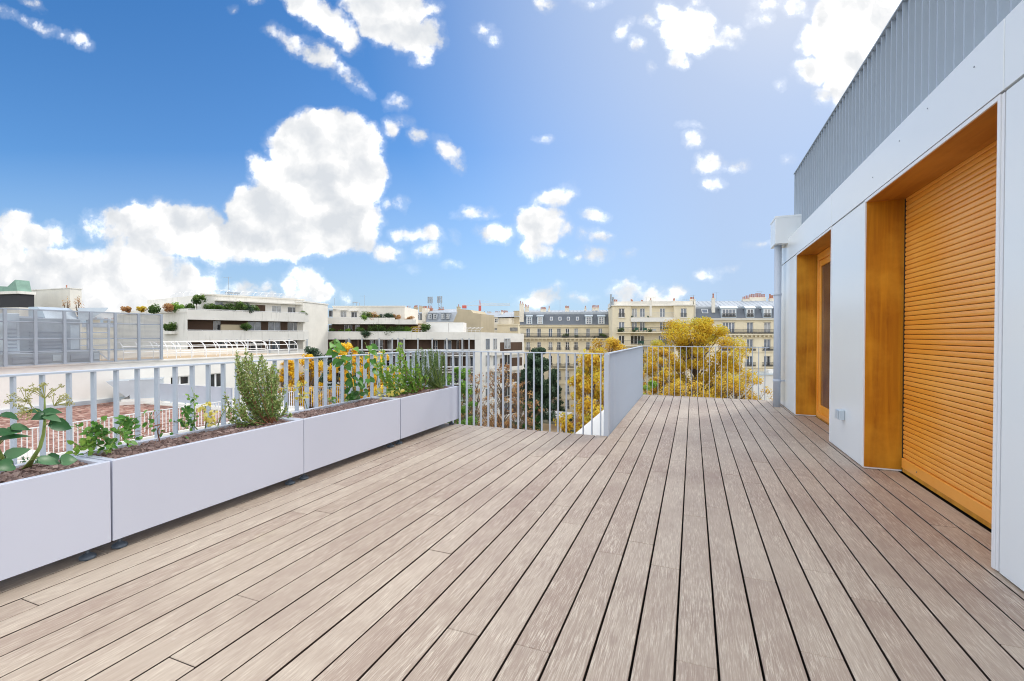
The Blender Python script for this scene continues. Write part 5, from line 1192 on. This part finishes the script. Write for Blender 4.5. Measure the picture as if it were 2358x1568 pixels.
# ================================================================== trees of the courtyard
def gp(u, d): p = P(u, 784, d); return (p.x, p.y, ZG)
def tz(v, d): return EYE+(771.5-v)*d/FPX
cone = lambda q: (1-q)**.75*.95+.08
egg = lambda q: sqrt(max(0, 1-(1.7*q-.75)**2))
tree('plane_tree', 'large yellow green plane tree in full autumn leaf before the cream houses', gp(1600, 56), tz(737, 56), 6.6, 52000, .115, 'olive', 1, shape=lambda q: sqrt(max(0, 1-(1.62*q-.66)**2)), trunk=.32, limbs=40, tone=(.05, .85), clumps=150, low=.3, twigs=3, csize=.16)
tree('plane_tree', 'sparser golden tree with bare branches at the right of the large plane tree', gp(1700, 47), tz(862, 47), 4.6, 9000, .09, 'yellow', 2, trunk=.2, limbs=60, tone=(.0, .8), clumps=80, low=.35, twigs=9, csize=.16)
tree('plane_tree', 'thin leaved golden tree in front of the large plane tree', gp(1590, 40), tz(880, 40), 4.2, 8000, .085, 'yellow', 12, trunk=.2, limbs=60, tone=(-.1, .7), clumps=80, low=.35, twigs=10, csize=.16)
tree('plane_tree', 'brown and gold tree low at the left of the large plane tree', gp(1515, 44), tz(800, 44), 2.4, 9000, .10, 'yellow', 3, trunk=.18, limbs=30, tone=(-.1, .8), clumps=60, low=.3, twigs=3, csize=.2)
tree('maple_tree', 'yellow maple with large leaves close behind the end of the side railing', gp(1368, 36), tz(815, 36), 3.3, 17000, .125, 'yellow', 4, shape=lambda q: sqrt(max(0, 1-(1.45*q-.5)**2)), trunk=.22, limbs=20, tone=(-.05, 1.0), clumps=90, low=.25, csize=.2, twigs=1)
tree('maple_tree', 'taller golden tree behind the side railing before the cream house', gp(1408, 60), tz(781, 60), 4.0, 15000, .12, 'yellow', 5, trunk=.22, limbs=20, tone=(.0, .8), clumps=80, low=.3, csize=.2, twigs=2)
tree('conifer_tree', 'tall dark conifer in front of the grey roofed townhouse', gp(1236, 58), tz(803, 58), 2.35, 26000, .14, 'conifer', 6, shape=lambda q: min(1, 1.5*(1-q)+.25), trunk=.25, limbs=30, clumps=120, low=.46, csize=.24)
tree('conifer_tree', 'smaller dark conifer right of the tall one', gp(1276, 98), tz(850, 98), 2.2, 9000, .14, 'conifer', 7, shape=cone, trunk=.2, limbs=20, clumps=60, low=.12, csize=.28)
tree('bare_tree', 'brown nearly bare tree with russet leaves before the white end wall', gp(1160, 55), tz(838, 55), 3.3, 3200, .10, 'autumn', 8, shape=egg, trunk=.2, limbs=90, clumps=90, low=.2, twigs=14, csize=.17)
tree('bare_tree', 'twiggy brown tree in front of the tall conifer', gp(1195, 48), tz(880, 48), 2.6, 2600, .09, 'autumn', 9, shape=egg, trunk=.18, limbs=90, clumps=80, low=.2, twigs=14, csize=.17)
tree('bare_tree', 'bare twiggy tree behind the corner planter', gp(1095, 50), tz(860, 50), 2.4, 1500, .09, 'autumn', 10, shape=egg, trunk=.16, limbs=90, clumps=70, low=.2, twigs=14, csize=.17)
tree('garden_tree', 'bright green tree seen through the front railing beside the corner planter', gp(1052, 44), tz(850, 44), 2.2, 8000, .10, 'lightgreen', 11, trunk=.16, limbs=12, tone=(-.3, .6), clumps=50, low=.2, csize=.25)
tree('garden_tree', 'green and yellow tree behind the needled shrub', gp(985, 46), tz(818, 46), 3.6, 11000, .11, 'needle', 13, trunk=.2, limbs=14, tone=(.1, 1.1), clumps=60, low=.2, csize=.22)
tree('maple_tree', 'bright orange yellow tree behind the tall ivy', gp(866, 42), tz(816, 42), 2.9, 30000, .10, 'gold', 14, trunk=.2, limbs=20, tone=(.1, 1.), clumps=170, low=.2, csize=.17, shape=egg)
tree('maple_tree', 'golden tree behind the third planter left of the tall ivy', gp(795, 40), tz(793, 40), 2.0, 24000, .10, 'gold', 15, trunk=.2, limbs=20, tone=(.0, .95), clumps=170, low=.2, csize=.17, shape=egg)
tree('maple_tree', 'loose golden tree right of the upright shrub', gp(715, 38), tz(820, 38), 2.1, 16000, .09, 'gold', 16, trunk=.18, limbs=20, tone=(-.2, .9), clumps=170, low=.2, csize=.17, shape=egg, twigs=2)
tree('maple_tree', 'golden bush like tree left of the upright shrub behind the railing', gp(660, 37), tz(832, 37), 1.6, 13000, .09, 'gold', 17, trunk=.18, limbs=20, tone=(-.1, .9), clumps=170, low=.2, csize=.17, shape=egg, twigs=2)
tree('conifer_tree', 'dark round evergreen under the stair tower', gp(722, 58), tz(802, 58), 3.0, 9000, .12, 'conifer', 18, shape=egg, trunk=.2, limbs=10, clumps=50, low=.2, csize=.25)
tree('palm_like_tree', 'dark green tuft at the foot of the stair tower', gp(790, 58), tz(800, 58), 1.3, 3500, .13, 'conifer', 19, shape=egg, trunk=.15, limbs=10, clumps=30, low=.5, csize=.3)
tree('garden_tree', 'dark green tree low behind the maple', gp(1312, 50), tz(958, 50), 1.3, 9000, .1, 'conifer', 20, shape=egg, trunk=.2, limbs=10, clumps=50, low=.1, csize=.3)
tree('garden_tree', 'ivy green tree at the foot of the tall conifer', gp(1222, 56), tz(925, 56), 1.7, 9000, .09, 'vine', 21, shape=egg, trunk=.2, limbs=10, tone=(-.3, .5), clumps=50, low=.1, csize=.3)
tree('garden_tree', 'yellow green tree low behind the near end of the far railing', gp(1497, 40), tz(872, 40), 1.3, 5000, .09, 'lightgreen', 22, shape=egg, trunk=.15, limbs=10, clumps=30, low=.15, csize=.3)
tree('evergreen_tree', 'dark green evergreen between golden trees and white block', gp(835, 62), tz(812, 62), 3.2, 10000, .13, 'conifer', 23, shape=egg, trunk=.2, limbs=10, clumps=50, low=.1, csize=.25)
for i, (u, d, v, s_, lm, lb) in enumerate(((1130, 75, 930, 4, 'autumn', 'russet hedge below the white end wall'), (1195, 84, 950, 3.2, 'conifer', 'dark hedge under the tall conifer'), (1380, 80, 905, 5, 'autumn', 'brown shrubbery before the grey roofed townhouse'), (1440, 75, 880, 5, 'yellow', 'yellow shrubbery below the cream house'), (1000, 70, 900, 5, 'green', 'green shrubbery before the long white block'), (900, 66, 880, 5, 'green', 'green shrubbery behind the golden trees'), (1660, 70, 870, 6, 'autumn', 'brown shrubbery under the plane trees'), (1060, 74, 880, 4, 'green', 'green shrubbery in front of the dark balconies'))):
    g = gp(u, d); h = tz(v, d)-ZG; bush('shrubbery', lb, (g[0], g[1], ZG+h*.5), (s_, s_*.6, h*.5), 9000, .13, lm, 900+i, 'shrubbery in the courtyard')
# pergola
def pergola():
    a, b = P(1243, 784, 88), P(1292, 784, 86); T = thing('pergola', 'white slatted garden pergola seen between conifer and maple', 'pergola', (a.x, a.y, ZG), math.atan2(b.y-a.y, b.x-a.x)); Ln = (b-a).length
    m = MB(); [m.box(x-.08, x+.08, y-.08, y+.08, 0, 2.5) for x in (0, Ln) for y in (0, 5)]; m.build('post', M['winframe'], T)
    m = MB(); [m.box(-.5, Ln+.5, y-.06, y+.06, 2.5, 2.75) for y in (0, 5)]; [m.box(x-.25, x+.25, -.8, 5.8, 2.76, 2.9) for x in [Ln*k/7 for k in range(8)]]; m.build('slatted_roof', M['winframe'], T)
    m = MB(); m.box(-3, Ln+3, -5, 6, .004, .1); m.build('terrace_floor', M['tan'], T)
pergola()
# ================================================================== daylight
SUN_EL, SUN_AZ = radians(40), radians(-3)      # azimuth from +Y towards +X
SUN_AZ = radians(28)
sd = Vector((sin(SUN_AZ)*cos(SUN_EL), cos(SUN_AZ)*cos(SUN_EL), sin(SUN_EL)))
sl = bpy.data.lights.new('sun', 'SUN'); sl.energy = 1.9; sl.angle = radians(12); sl.color = (1, .95, .87)
so = bpy.data.objects.new('sun', sl); col.objects.link(so); so.rotation_euler = sd.to_track_quat('Z', 'Y').to_euler(); so.location = sd*60
W = bpy.data.worlds.new('World'); sc.world = W; W.use_nodes = True; nt = W.node_tree; nt.nodes.clear()
out = nt.nodes.new('ShaderNodeOutputWorld'); bg = nt.nodes.new('ShaderNodeBackground'); L(nt, bg.outputs[0], out.inputs[0])
sky = nt.nodes.new('ShaderNodeTexSky'); sky.sky_type = 'NISHITA'; sky.sun_disc = False; sky.sun_elevation = SUN_EL; sky.sun_rotation = SUN_AZ
sky.air_density = 1.0; sky.dust_density = .6; sky.ozone_density = 2.2
tc = nt.nodes.new('ShaderNodeTexCoord'); D = tc.outputs['Generated']
H0 = Vector((-sin(YAW), cos(YAW), 0)); R0 = Vector((cos(YAW), sin(YAW), 0))
def dot(v):
    n = nt.nodes.new('ShaderNodeVectorMath'); n.operation = 'DOT_PRODUCT'; L(nt, D, n.inputs[0]); n.inputs[1].default_value = v; return n.outputs['Value']
df, dr, du = dot(H0), dot(R0), dot(Vector((0,0,1)))
dfc = math_n(nt, 'MAXIMUM', df, .12)
pa, pb = math_n(nt, 'DIVIDE', dr, dfc), math_n(nt, 'DIVIDE', du, dfc)
cp = nt.nodes.new('ShaderNodeCombineXYZ'); L(nt, pa, cp.inputs[0]); L(nt, pb, cp.inputs[1]); cp.inputs[2].default_value = 1; p0 = cp.outputs[0]
def wn(scale, amp, det, seed):
    n = nt.nodes.new('ShaderNodeTexNoise'); n.inputs['Scale'].default_value = scale; n.inputs['Detail'].default_value = det; n.inputs['Roughness'].default_value = .6; n.noise_dimensions = '2D'
    mp = nt.nodes.new('ShaderNodeMapping'); mp.inputs['Location'].default_value = (seed, seed*.7, seed*1.3); L(nt, p0, mp.inputs[0]); L(nt, mp.outputs[0], n.inputs['Vector'])
    s_ = nt.nodes.new('ShaderNodeVectorMath'); s_.operation = 'SUBTRACT'; L(nt, n.outputs['Color'], s_.inputs[0]); s_.inputs[1].default_value = (.5, .5, .5)
    k = nt.nodes.new('ShaderNodeVectorMath'); k.operation = 'SCALE'; L(nt, s_.outputs[0], k.inputs[0]); k.inputs['Scale'].default_value = amp; z0 = nt.nodes.new('ShaderNodeVectorMath'); z0.operation = 'MULTIPLY'; L(nt, k.outputs[0], z0.inputs[0]); z0.inputs[1].default_value = (1, 1, 0); return z0.outputs[0]
ad = nt.nodes.new('ShaderNodeVectorMath'); ad.operation = 'ADD'; L(nt, p0, ad.inputs[0]); L(nt, wn(15, .036, 5, 3.1), ad.inputs[1]); pw = ad.outputs[0]
A_ = lambda x, y, rx, ry, rot=0, w=1.: (x*.5, y*.5, rx*.5, ry*.5, rot, w)
B_ = lambda x, y, rx, ry, rot=0, w=1.: (1151.4+.4773*x, .4773*y, rx*.4773, ry*.4773, rot, w)
CL = [A_(1500,700,270,190,0,1.3), A_(1540,640,170,110), A_(1650,820,140,170,0,1.2), A_(1300,850,150,140), A_(1195,755,50,55), A_(1340,690,110,120), A_(1400,1000,350,190,0,1.4), A_(1250,1090,240,130,0,1.2), A_(1150,930,85,85),
      A_(1680,1110,75,70), A_(1780,1165,90,52), A_(740,1030,340,100,0,1.2), A_(550,1050,190,70), A_(740,990,120,70), A_(920,1040,150,85), A_(1020,1120,200,105), A_(800,1120,320,85),
      A_(60,1055,110,85), A_(150,1100,180,75), A_(250,1260,460,120,0,1.3), A_(600,1210,270,95), A_(750,1290,250,85), A_(100,1310,340,150,0,1.4), A_(450,1360,560,120,0,1.4), A_(860,1330,160,70), A_(-100,1150,250,120), A_(900,1400,200,70),
      A_(1150,1330,120,42), A_(1400,1295,100,70), A_(1430,1350,130,60), A_(1590,1370,30,28), A_(1230,1380,200,40),
      A_(1400,20,120,70,30), A_(1540,120,170,80,42), A_(1620,210,60,55), A_(1800,80,190,140,0,1.2), A_(1910,180,140,100), A_(1720,10,150,90), A_(1940,270,60,45), A_(1970,60,55,45),
      A_(1280,165,60,30,20,.8), A_(1355,215,75,45,35,.9), A_(1480,270,140,55,32,.9), A_(1600,350,120,42,42,.85), A_(1685,420,45,22,50,.7),
      A_(150,20,70,26,40,.7), A_(20,75,40,22,0,.6), A_(120,110,80,20,30,.6), A_(225,150,70,28,25,.75), A_(320,185,75,20,5,.65), A_(400,200,60,30,50,.75), A_(1180,5,45,24,0,.6), A_(1080,45,26,18,0,.5),
      A_(1815,490,60,32,0,.6), A_(1800,595,48,66,15,.9), A_(1845,570,60,30,0,.7), A_(1925,630,48,42,0,.9), A_(2065,710,105,48,48,.95), A_(1785,945,26,26,0,.6), A_(1848,940,34,34,0,.65), A_(2190,990,95,36,0,1), A_(2275,1080,85,46,0,1), A_(1850,1090,60,40,0,.8), A_(1965,1080,85,52,0,1), A_(1965,1150,60,48,0,.9), A_(2085,1225,42,22,0,.8), A_(1900,1242,42,24,0,.6), A_(2245,175,72,42,30,.65), A_(2098,1080,24,24,0,.5),
      B_(250,965,130,58,-28), B_(195,1085,125,110,0,1.2), B_(170,1190,85,75), B_(290,1110,60,48), B_(450,1040,66,34), B_(460,1140,88,40), B_(465,1230,72,46), B_(372,1245,26,20,0,.8), B_(630,1230,34,18,0,.7), B_(320,1215,40,16,0,.6), B_(440,18,60,26,0,.5), B_(220,25,58,38,0,.75),
      B_(900,165,145,120,0,1.1), B_(800,60,70,55,0,.9), B_(1070,190,95,50), B_(850,285,62,58), B_(945,25,34,26,0,.8), B_(720,120,56,34,0,.8), B_(592,150,36,56,20,.8), B_(655,215,50,34,40,.8), B_(720,345,30,26,0,.55), B_(1250,85,85,46,-40,.9), B_(1280,30,85,36,0,.7), B_(1400,40,75,48,0,.7),
      B_(1780,160,290,330,0,1.6), B_(1650,100,130,170,0,1.2), B_(1480,200,60,72,0,.8), B_(1505,345,100,78,0,.95), B_(1575,460,72,60,0,.9), B_(1630,420,100,120), B_(2100,100,400,400,0,1.6),
      B_(915,608,56,20,0,.85), B_(930,682,50,36,0,.95), B_(1000,800,70,64), B_(1125,800,90,28,-10,.9), B_(1010,890,66,36,0,.95), B_(1385,765,36,22,0,.6), B_(1330,415,28,24,0,.6), B_(215,687,38,14,0,.6), B_(1000,1335,70,36), B_(1092,1300,56,20,-18,.9), B_(190,1445,130,58,-18,1), B_(385,1437,62,18,0,.8), B_(620,1405,92,66), B_(745,1435,92,60), B_(850,1412,56,36,0,.8), B_(1240,1182,70,14,-10,.55)]
SKY_TINT_TOP, SKY_TINT_HOR, SKY_GAIN, VE0, VE1, VEIL, EDGE, CLOUD = (.36, .75, 1.08), (.62, .84, 1.06), .155, -.16, .5, .74, 1.5, 1.5
DENOISE = True

def noise2(vec, scale, detail, rough):
    n = nt.nodes.new('ShaderNodeTexNoise'); n.noise_dimensions = '2D'; n.inputs['Scale'].default_value = scale; n.inputs['Detail'].default_value = detail; n.inputs['Roughness'].default_value = rough
    L(nt, vec, n.inputs['Vector']); return n.outputs[0]
def sh(vec, dx, dy):
    a = nt.nodes.new('ShaderNodeVectorMath'); a.operation = 'ADD'; L(nt, vec, a.inputs[0]); a.inputs[1].default_value = (dx, dy, 0); return a.outputs[0]
# shared: detail noise of the cloud edges and relief towards the sun
n1 = noise2(p0, 24., 8., .62)
vo = nt.nodes.new('ShaderNodeTexVoronoi'); vo.voronoi_dimensions = '2D'; vo.feature = 'SMOOTH_F1'; vo.inputs['Scale'].default_value = 30.; vo.inputs['Smoothness'].default_value = .5; L(nt, pw, vo.inputs['Vector'])
edge = math_n(nt, 'ADD', math_n(nt, 'MULTIPLY_ADD', n1, EDGE, -EDGE*.52), math_n(nt, 'MULTIPLY_ADD', vo.outputs['Distance'], -.55, .2))
l1 = noise2(pw, 7., 5., .5); l2 = noise2(sh(pw, .022, .03), 7., 5., .5)
rel = math_n(nt, 'MULTIPLY', math_n(nt, 'SUBTRACT', l1, l2), 3.2)
# clear sky
hz = ramp(nt, pb, [(0.0, (1,1,1)), (.75, (0,0,0))])
tint = mixc(nt, hz, SKY_TINT_TOP, SKY_TINT_HOR)
base = mixc(nt, 1., sky.outputs[0], tint, 'MULTIPLY')
sc1 = nt.nodes.new('ShaderNodeVectorMath'); sc1.operation = 'SCALE'; L(nt, base, sc1.inputs[0]); sc1.inputs['Scale'].default_value = SKY_GAIN
veil = ramp(nt, math_n(nt, 'MULTIPLY_ADD', pb, .2, pa), [(VE0, (0,0,0)), (VE1, (1,1,1))])
vl = mixc(nt, math_n(nt, 'MULTIPLY', veil, VEIL), sc1.outputs[0], (.335, .48, .76))
low = ramp(nt, pb, [(.0, (1,1,1)), (.40, (0,0,0))])
vl = mixc(nt, math_n(nt, 'MULTIPLY', low, .75), vl, (.48, .63, .845))

MAIN = nt
def in_group(build):
    """put one patch of sky into a node group of its own"""
    g = bpy.data.node_groups.new('sky_patch', 'ShaderNodeTree')
    for nm, ty in (('pw', 'NodeSocketVector'), ('edge', 'NodeSocketFloat'), ('rel', 'NodeSocketFloat'), ('sky', 'NodeSocketColor'), ('dir', 'NodeSocketVector')): g.interface.new_socket(nm, in_out='INPUT', socket_type=ty)
    g.interface.new_socket('sky', in_out='OUTPUT', socket_type='NodeSocketShader')
    gi = g.nodes.new('NodeGroupInput'); go = g.nodes.new('NodeGroupOutput')
    L(g, build(g, *gi.outputs[:5]), go.inputs[0])
    n = MAIN.nodes.new('ShaderNodeGroup'); n.node_tree = g
    for i, o in enumerate((pw, edge, rel, vl, D)): L(MAIN, o, n.inputs[i])
    return n.outputs[0]
gd = nt.nodes.new('ShaderNodeVectorMath'); gd.operation = 'DISTANCE'; L(nt, p0, gd.inputs[0]); gd.inputs[1].default_value = (.60, .86, 1)
gl = ramp(nt, gd.outputs['Value'], [(.05, (1,1,1)), (.35, (.5,.5,.5)), (.95, (0,0,0))])
rel = math_n(nt, 'MULTIPLY_ADD', gl, .55, rel)
vl = mixc(nt, math_n(nt, 'MULTIPLY', gl, 1.), vl, (.74, .79, .91))
def finish(nt, f, edge, rel, vl, hi=None):
    dens = math_n(nt, 'ADD', f, edge)
    mr = nt.nodes.new('ShaderNodeMapRange'); mr.interpolation_type = 'SMOOTHSTEP'; mr.inputs['From Min'].default_value = .0; mr.inputs['From Max'].default_value = .85; L(nt, dens, mr.inputs['Value']); mask = mr.outputs[0]
    m2 = nt.nodes.new('ShaderNodeMapRange'); m2.interpolation_type = 'SMOOTHSTEP'; m2.inputs['From Min'].default_value = -.45; m2.inputs['From Max'].default_value = .5; m2.inputs['To Max'].default_value = .16; L(nt, dens, m2.inputs['Value']); mask = math_n(nt, 'MAXIMUM', mask, m2.outputs[0])
    core = ramp(nt, math_n(nt, 'MULTIPLY', dens, .5), [(.15, (1,1,1)), (.8, (.55,.55,.55))])
    lit = math_n(nt, 'ADD', math_n(nt, 'MULTIPLY_ADD', core, .62, .12), rel, clamp=True)
    cc = ramp(nt, lit, [(.0, (.73, .765, .81)), (.36, (.85, .87, .895)), (.62, (.98, .985, .99)), (1., (CLOUD, CLOUD, CLOUD))]) if hi is None else ramp(nt, lit, [(.0, (1.15, 1.17, 1.2)), (.5, (1.75, 1.75, 1.73)), (1., (hi, hi*.97, hi*.92))])
    b = nt.nodes.new('ShaderNodeBackground'); L(nt, mixc(nt, mask, vl, cc), b.inputs[0]); return b.outputs[0]
def leafnode(bl):
    def build(nt, pw, edge, rel, vl, D):
        f = None
        for (cx, cy, rx, ry, rot, w) in bl:
            if rot:
                c_, s_ = cos(rot), sin(rot); qs = []
                for ax, ay, r_ in ((c_, s_, rx), (-s_, c_, ry)):
                    d = nt.nodes.new('ShaderNodeVectorMath'); d.operation = 'DOT_PRODUCT'; L(nt, pw, d.inputs[0]); d.inputs[1].default_value = (ax/r_, ay/r_, -(ax*cx+ay*cy)/r_); qs.append(d.outputs['Value'])
                r2 = math_n(nt, 'MULTIPLY_ADD', qs[0], qs[0], math_n(nt, 'MULTIPLY', qs[1], qs[1]))
            else:
                m = nt.nodes.new('ShaderNodeVectorMath'); m.operation = 'MULTIPLY_ADD'; L(nt, pw, m.inputs[0]); m.inputs[1].default_value = (1/rx, 1/ry, 0); m.inputs[2].default_value = (-cx/rx, -cy/ry, 0)
                d = nt.nodes.new('ShaderNodeVectorMath'); d.operation = 'DOT_PRODUCT'; L(nt, m.outputs[0], d.inputs[0]); L(nt, m.outputs[0], d.inputs[1]); r2 = d.outputs['Value']
            k_ = w*(min(rx, ry)*FPX/46.+.24); q = math_n(nt, 'MULTIPLY_ADD', r2, -k_, k_)
            f = q if f is None else math_n(nt, 'MAXIMUM', f, q)
        if f is None:
            b = nt.nodes.new('ShaderNodeBackground'); L(nt, vl, b.inputs[0]); return b.outputs[0]
        return finish(nt, math_n(nt, 'MINIMUM', math_n(nt, 'MAXIMUM', f, -1.), 1.8), edge, rel, vl)
    return in_group(build)
def mixs(fac, a, b):
    m = nt.nodes.new('ShaderNodeMixShader'); L(nt, fac, m.inputs[0]); L(nt, a, m.inputs[1]); L(nt, b, m.inputs[2]); return m.outputs[0]
def split(bl, x0, x1, y0, y1, depth):
    mine = [b for b in bl if b[0]+b[6] > x0 and b[0]-b[6] < x1 and b[1]+b[7] > y0 and b[1]-b[7] < y1]
    if len(mine) <= 7 or depth == 0: return leafnode([b[:6] for b in mine])
    best = None
    for ax in (0, 1):
        lo, hi = ((x0, x1), (y0, y1))[ax]
        for k in range(1, 16):
            c = max(lo, -1.4 if ax == 0 else -.2); e = min(hi, 1.4 if ax == 0 else 1.); s_ = c+(e-c)*k/16
            na = sum(1 for b in mine if b[ax]-b[6+ax] < s_); nb = sum(1 for b in mine if b[ax]+b[6+ax] > s_); q = max(na, nb)+.3*(na+nb)
            if best is None or q < best[0]: best = (q, ax, s_)
    _, ax, s_ = best; g = math_n(nt, 'GREATER_THAN', (pa, pb)[ax], s_)
    A1, B1 = ((x0, s_, y0, y1), (s_, x1, y0, y1)) if ax == 0 else ((x0, x1, y0, s_), (x0, x1, s_, y1))
    return mixs(g, split(mine, *A1, depth-1), split(mine, *B1, depth-1))
BL = []
for (u, v, ru, rv_, rot, w) in CL:
    rx, ry = ru/FPX*1.06, rv_/FPX*1.06; t = radians(-rot); m = 1.38
    hx = sqrt((rx*cos(t))**2+(ry*sin(t))**2)*m+.03; hy = sqrt((rx*sin(t))**2+(ry*cos(t))**2)*m+.03
    BL.append(((u-1179)/FPX, (771.5-v)/FPX, rx, ry, t, w, hx, hy))
front = split(BL, -99, 99, -99, 99, 6)
# broken cloud cover behind and overhead, unseen, brightened as added fill light
rear = in_group(lambda g, pw, edge, rel, vl, D: finish(g, math_n(g, 'MULTIPLY_ADD', noise(g, D, 3., 4., .55), 5., -1.85), edge, rel, vl, 3.0))
wbk = ramp(nt, df, [(.13, (1,1,1)), (.25, (0,0,0))]); wup = ramp(nt, pb, [(.88, (0,0,0)), (.99, (1,1,1))])
L(nt, mixs(math_n(nt, 'MAXIMUM', wbk, wup), front, rear), out.inputs[0]); nt.nodes.remove(bg)
sc.view_settings.view_transform = 'Standard'; sc.view_settings.look = 'None'; sc.view_settings.exposure = 0; sc.view_settings.gamma = 1
sc.render.engine = 'CYCLES'; sc.cycles.max_bounces = 8; sc.cycles.diffuse_bounces = 4; sc.cycles.glossy_bounces = 3; sc.cycles.transmission_bounces = 4; sc.cycles.transparent_max_bounces = 6
sc.cycles.use_denoising = DENOISE; sc.cycles.filter_width = 1.05; sc.render.filter_size = 1.05
try: sc.cycles.denoiser = 'OPENIMAGEDENOISE'; sc.cycles.denoising_input_passes = 'RGB_ALBEDO_NORMAL'; sc.cycles.denoising_prefilter = 'ACCURATE'
except Exception: pass
sc.cycles.sample_clamp_indirect = 6
W.cycles.sampling_method = 'MANUAL'; W.cycles.sample_map_resolution = 512
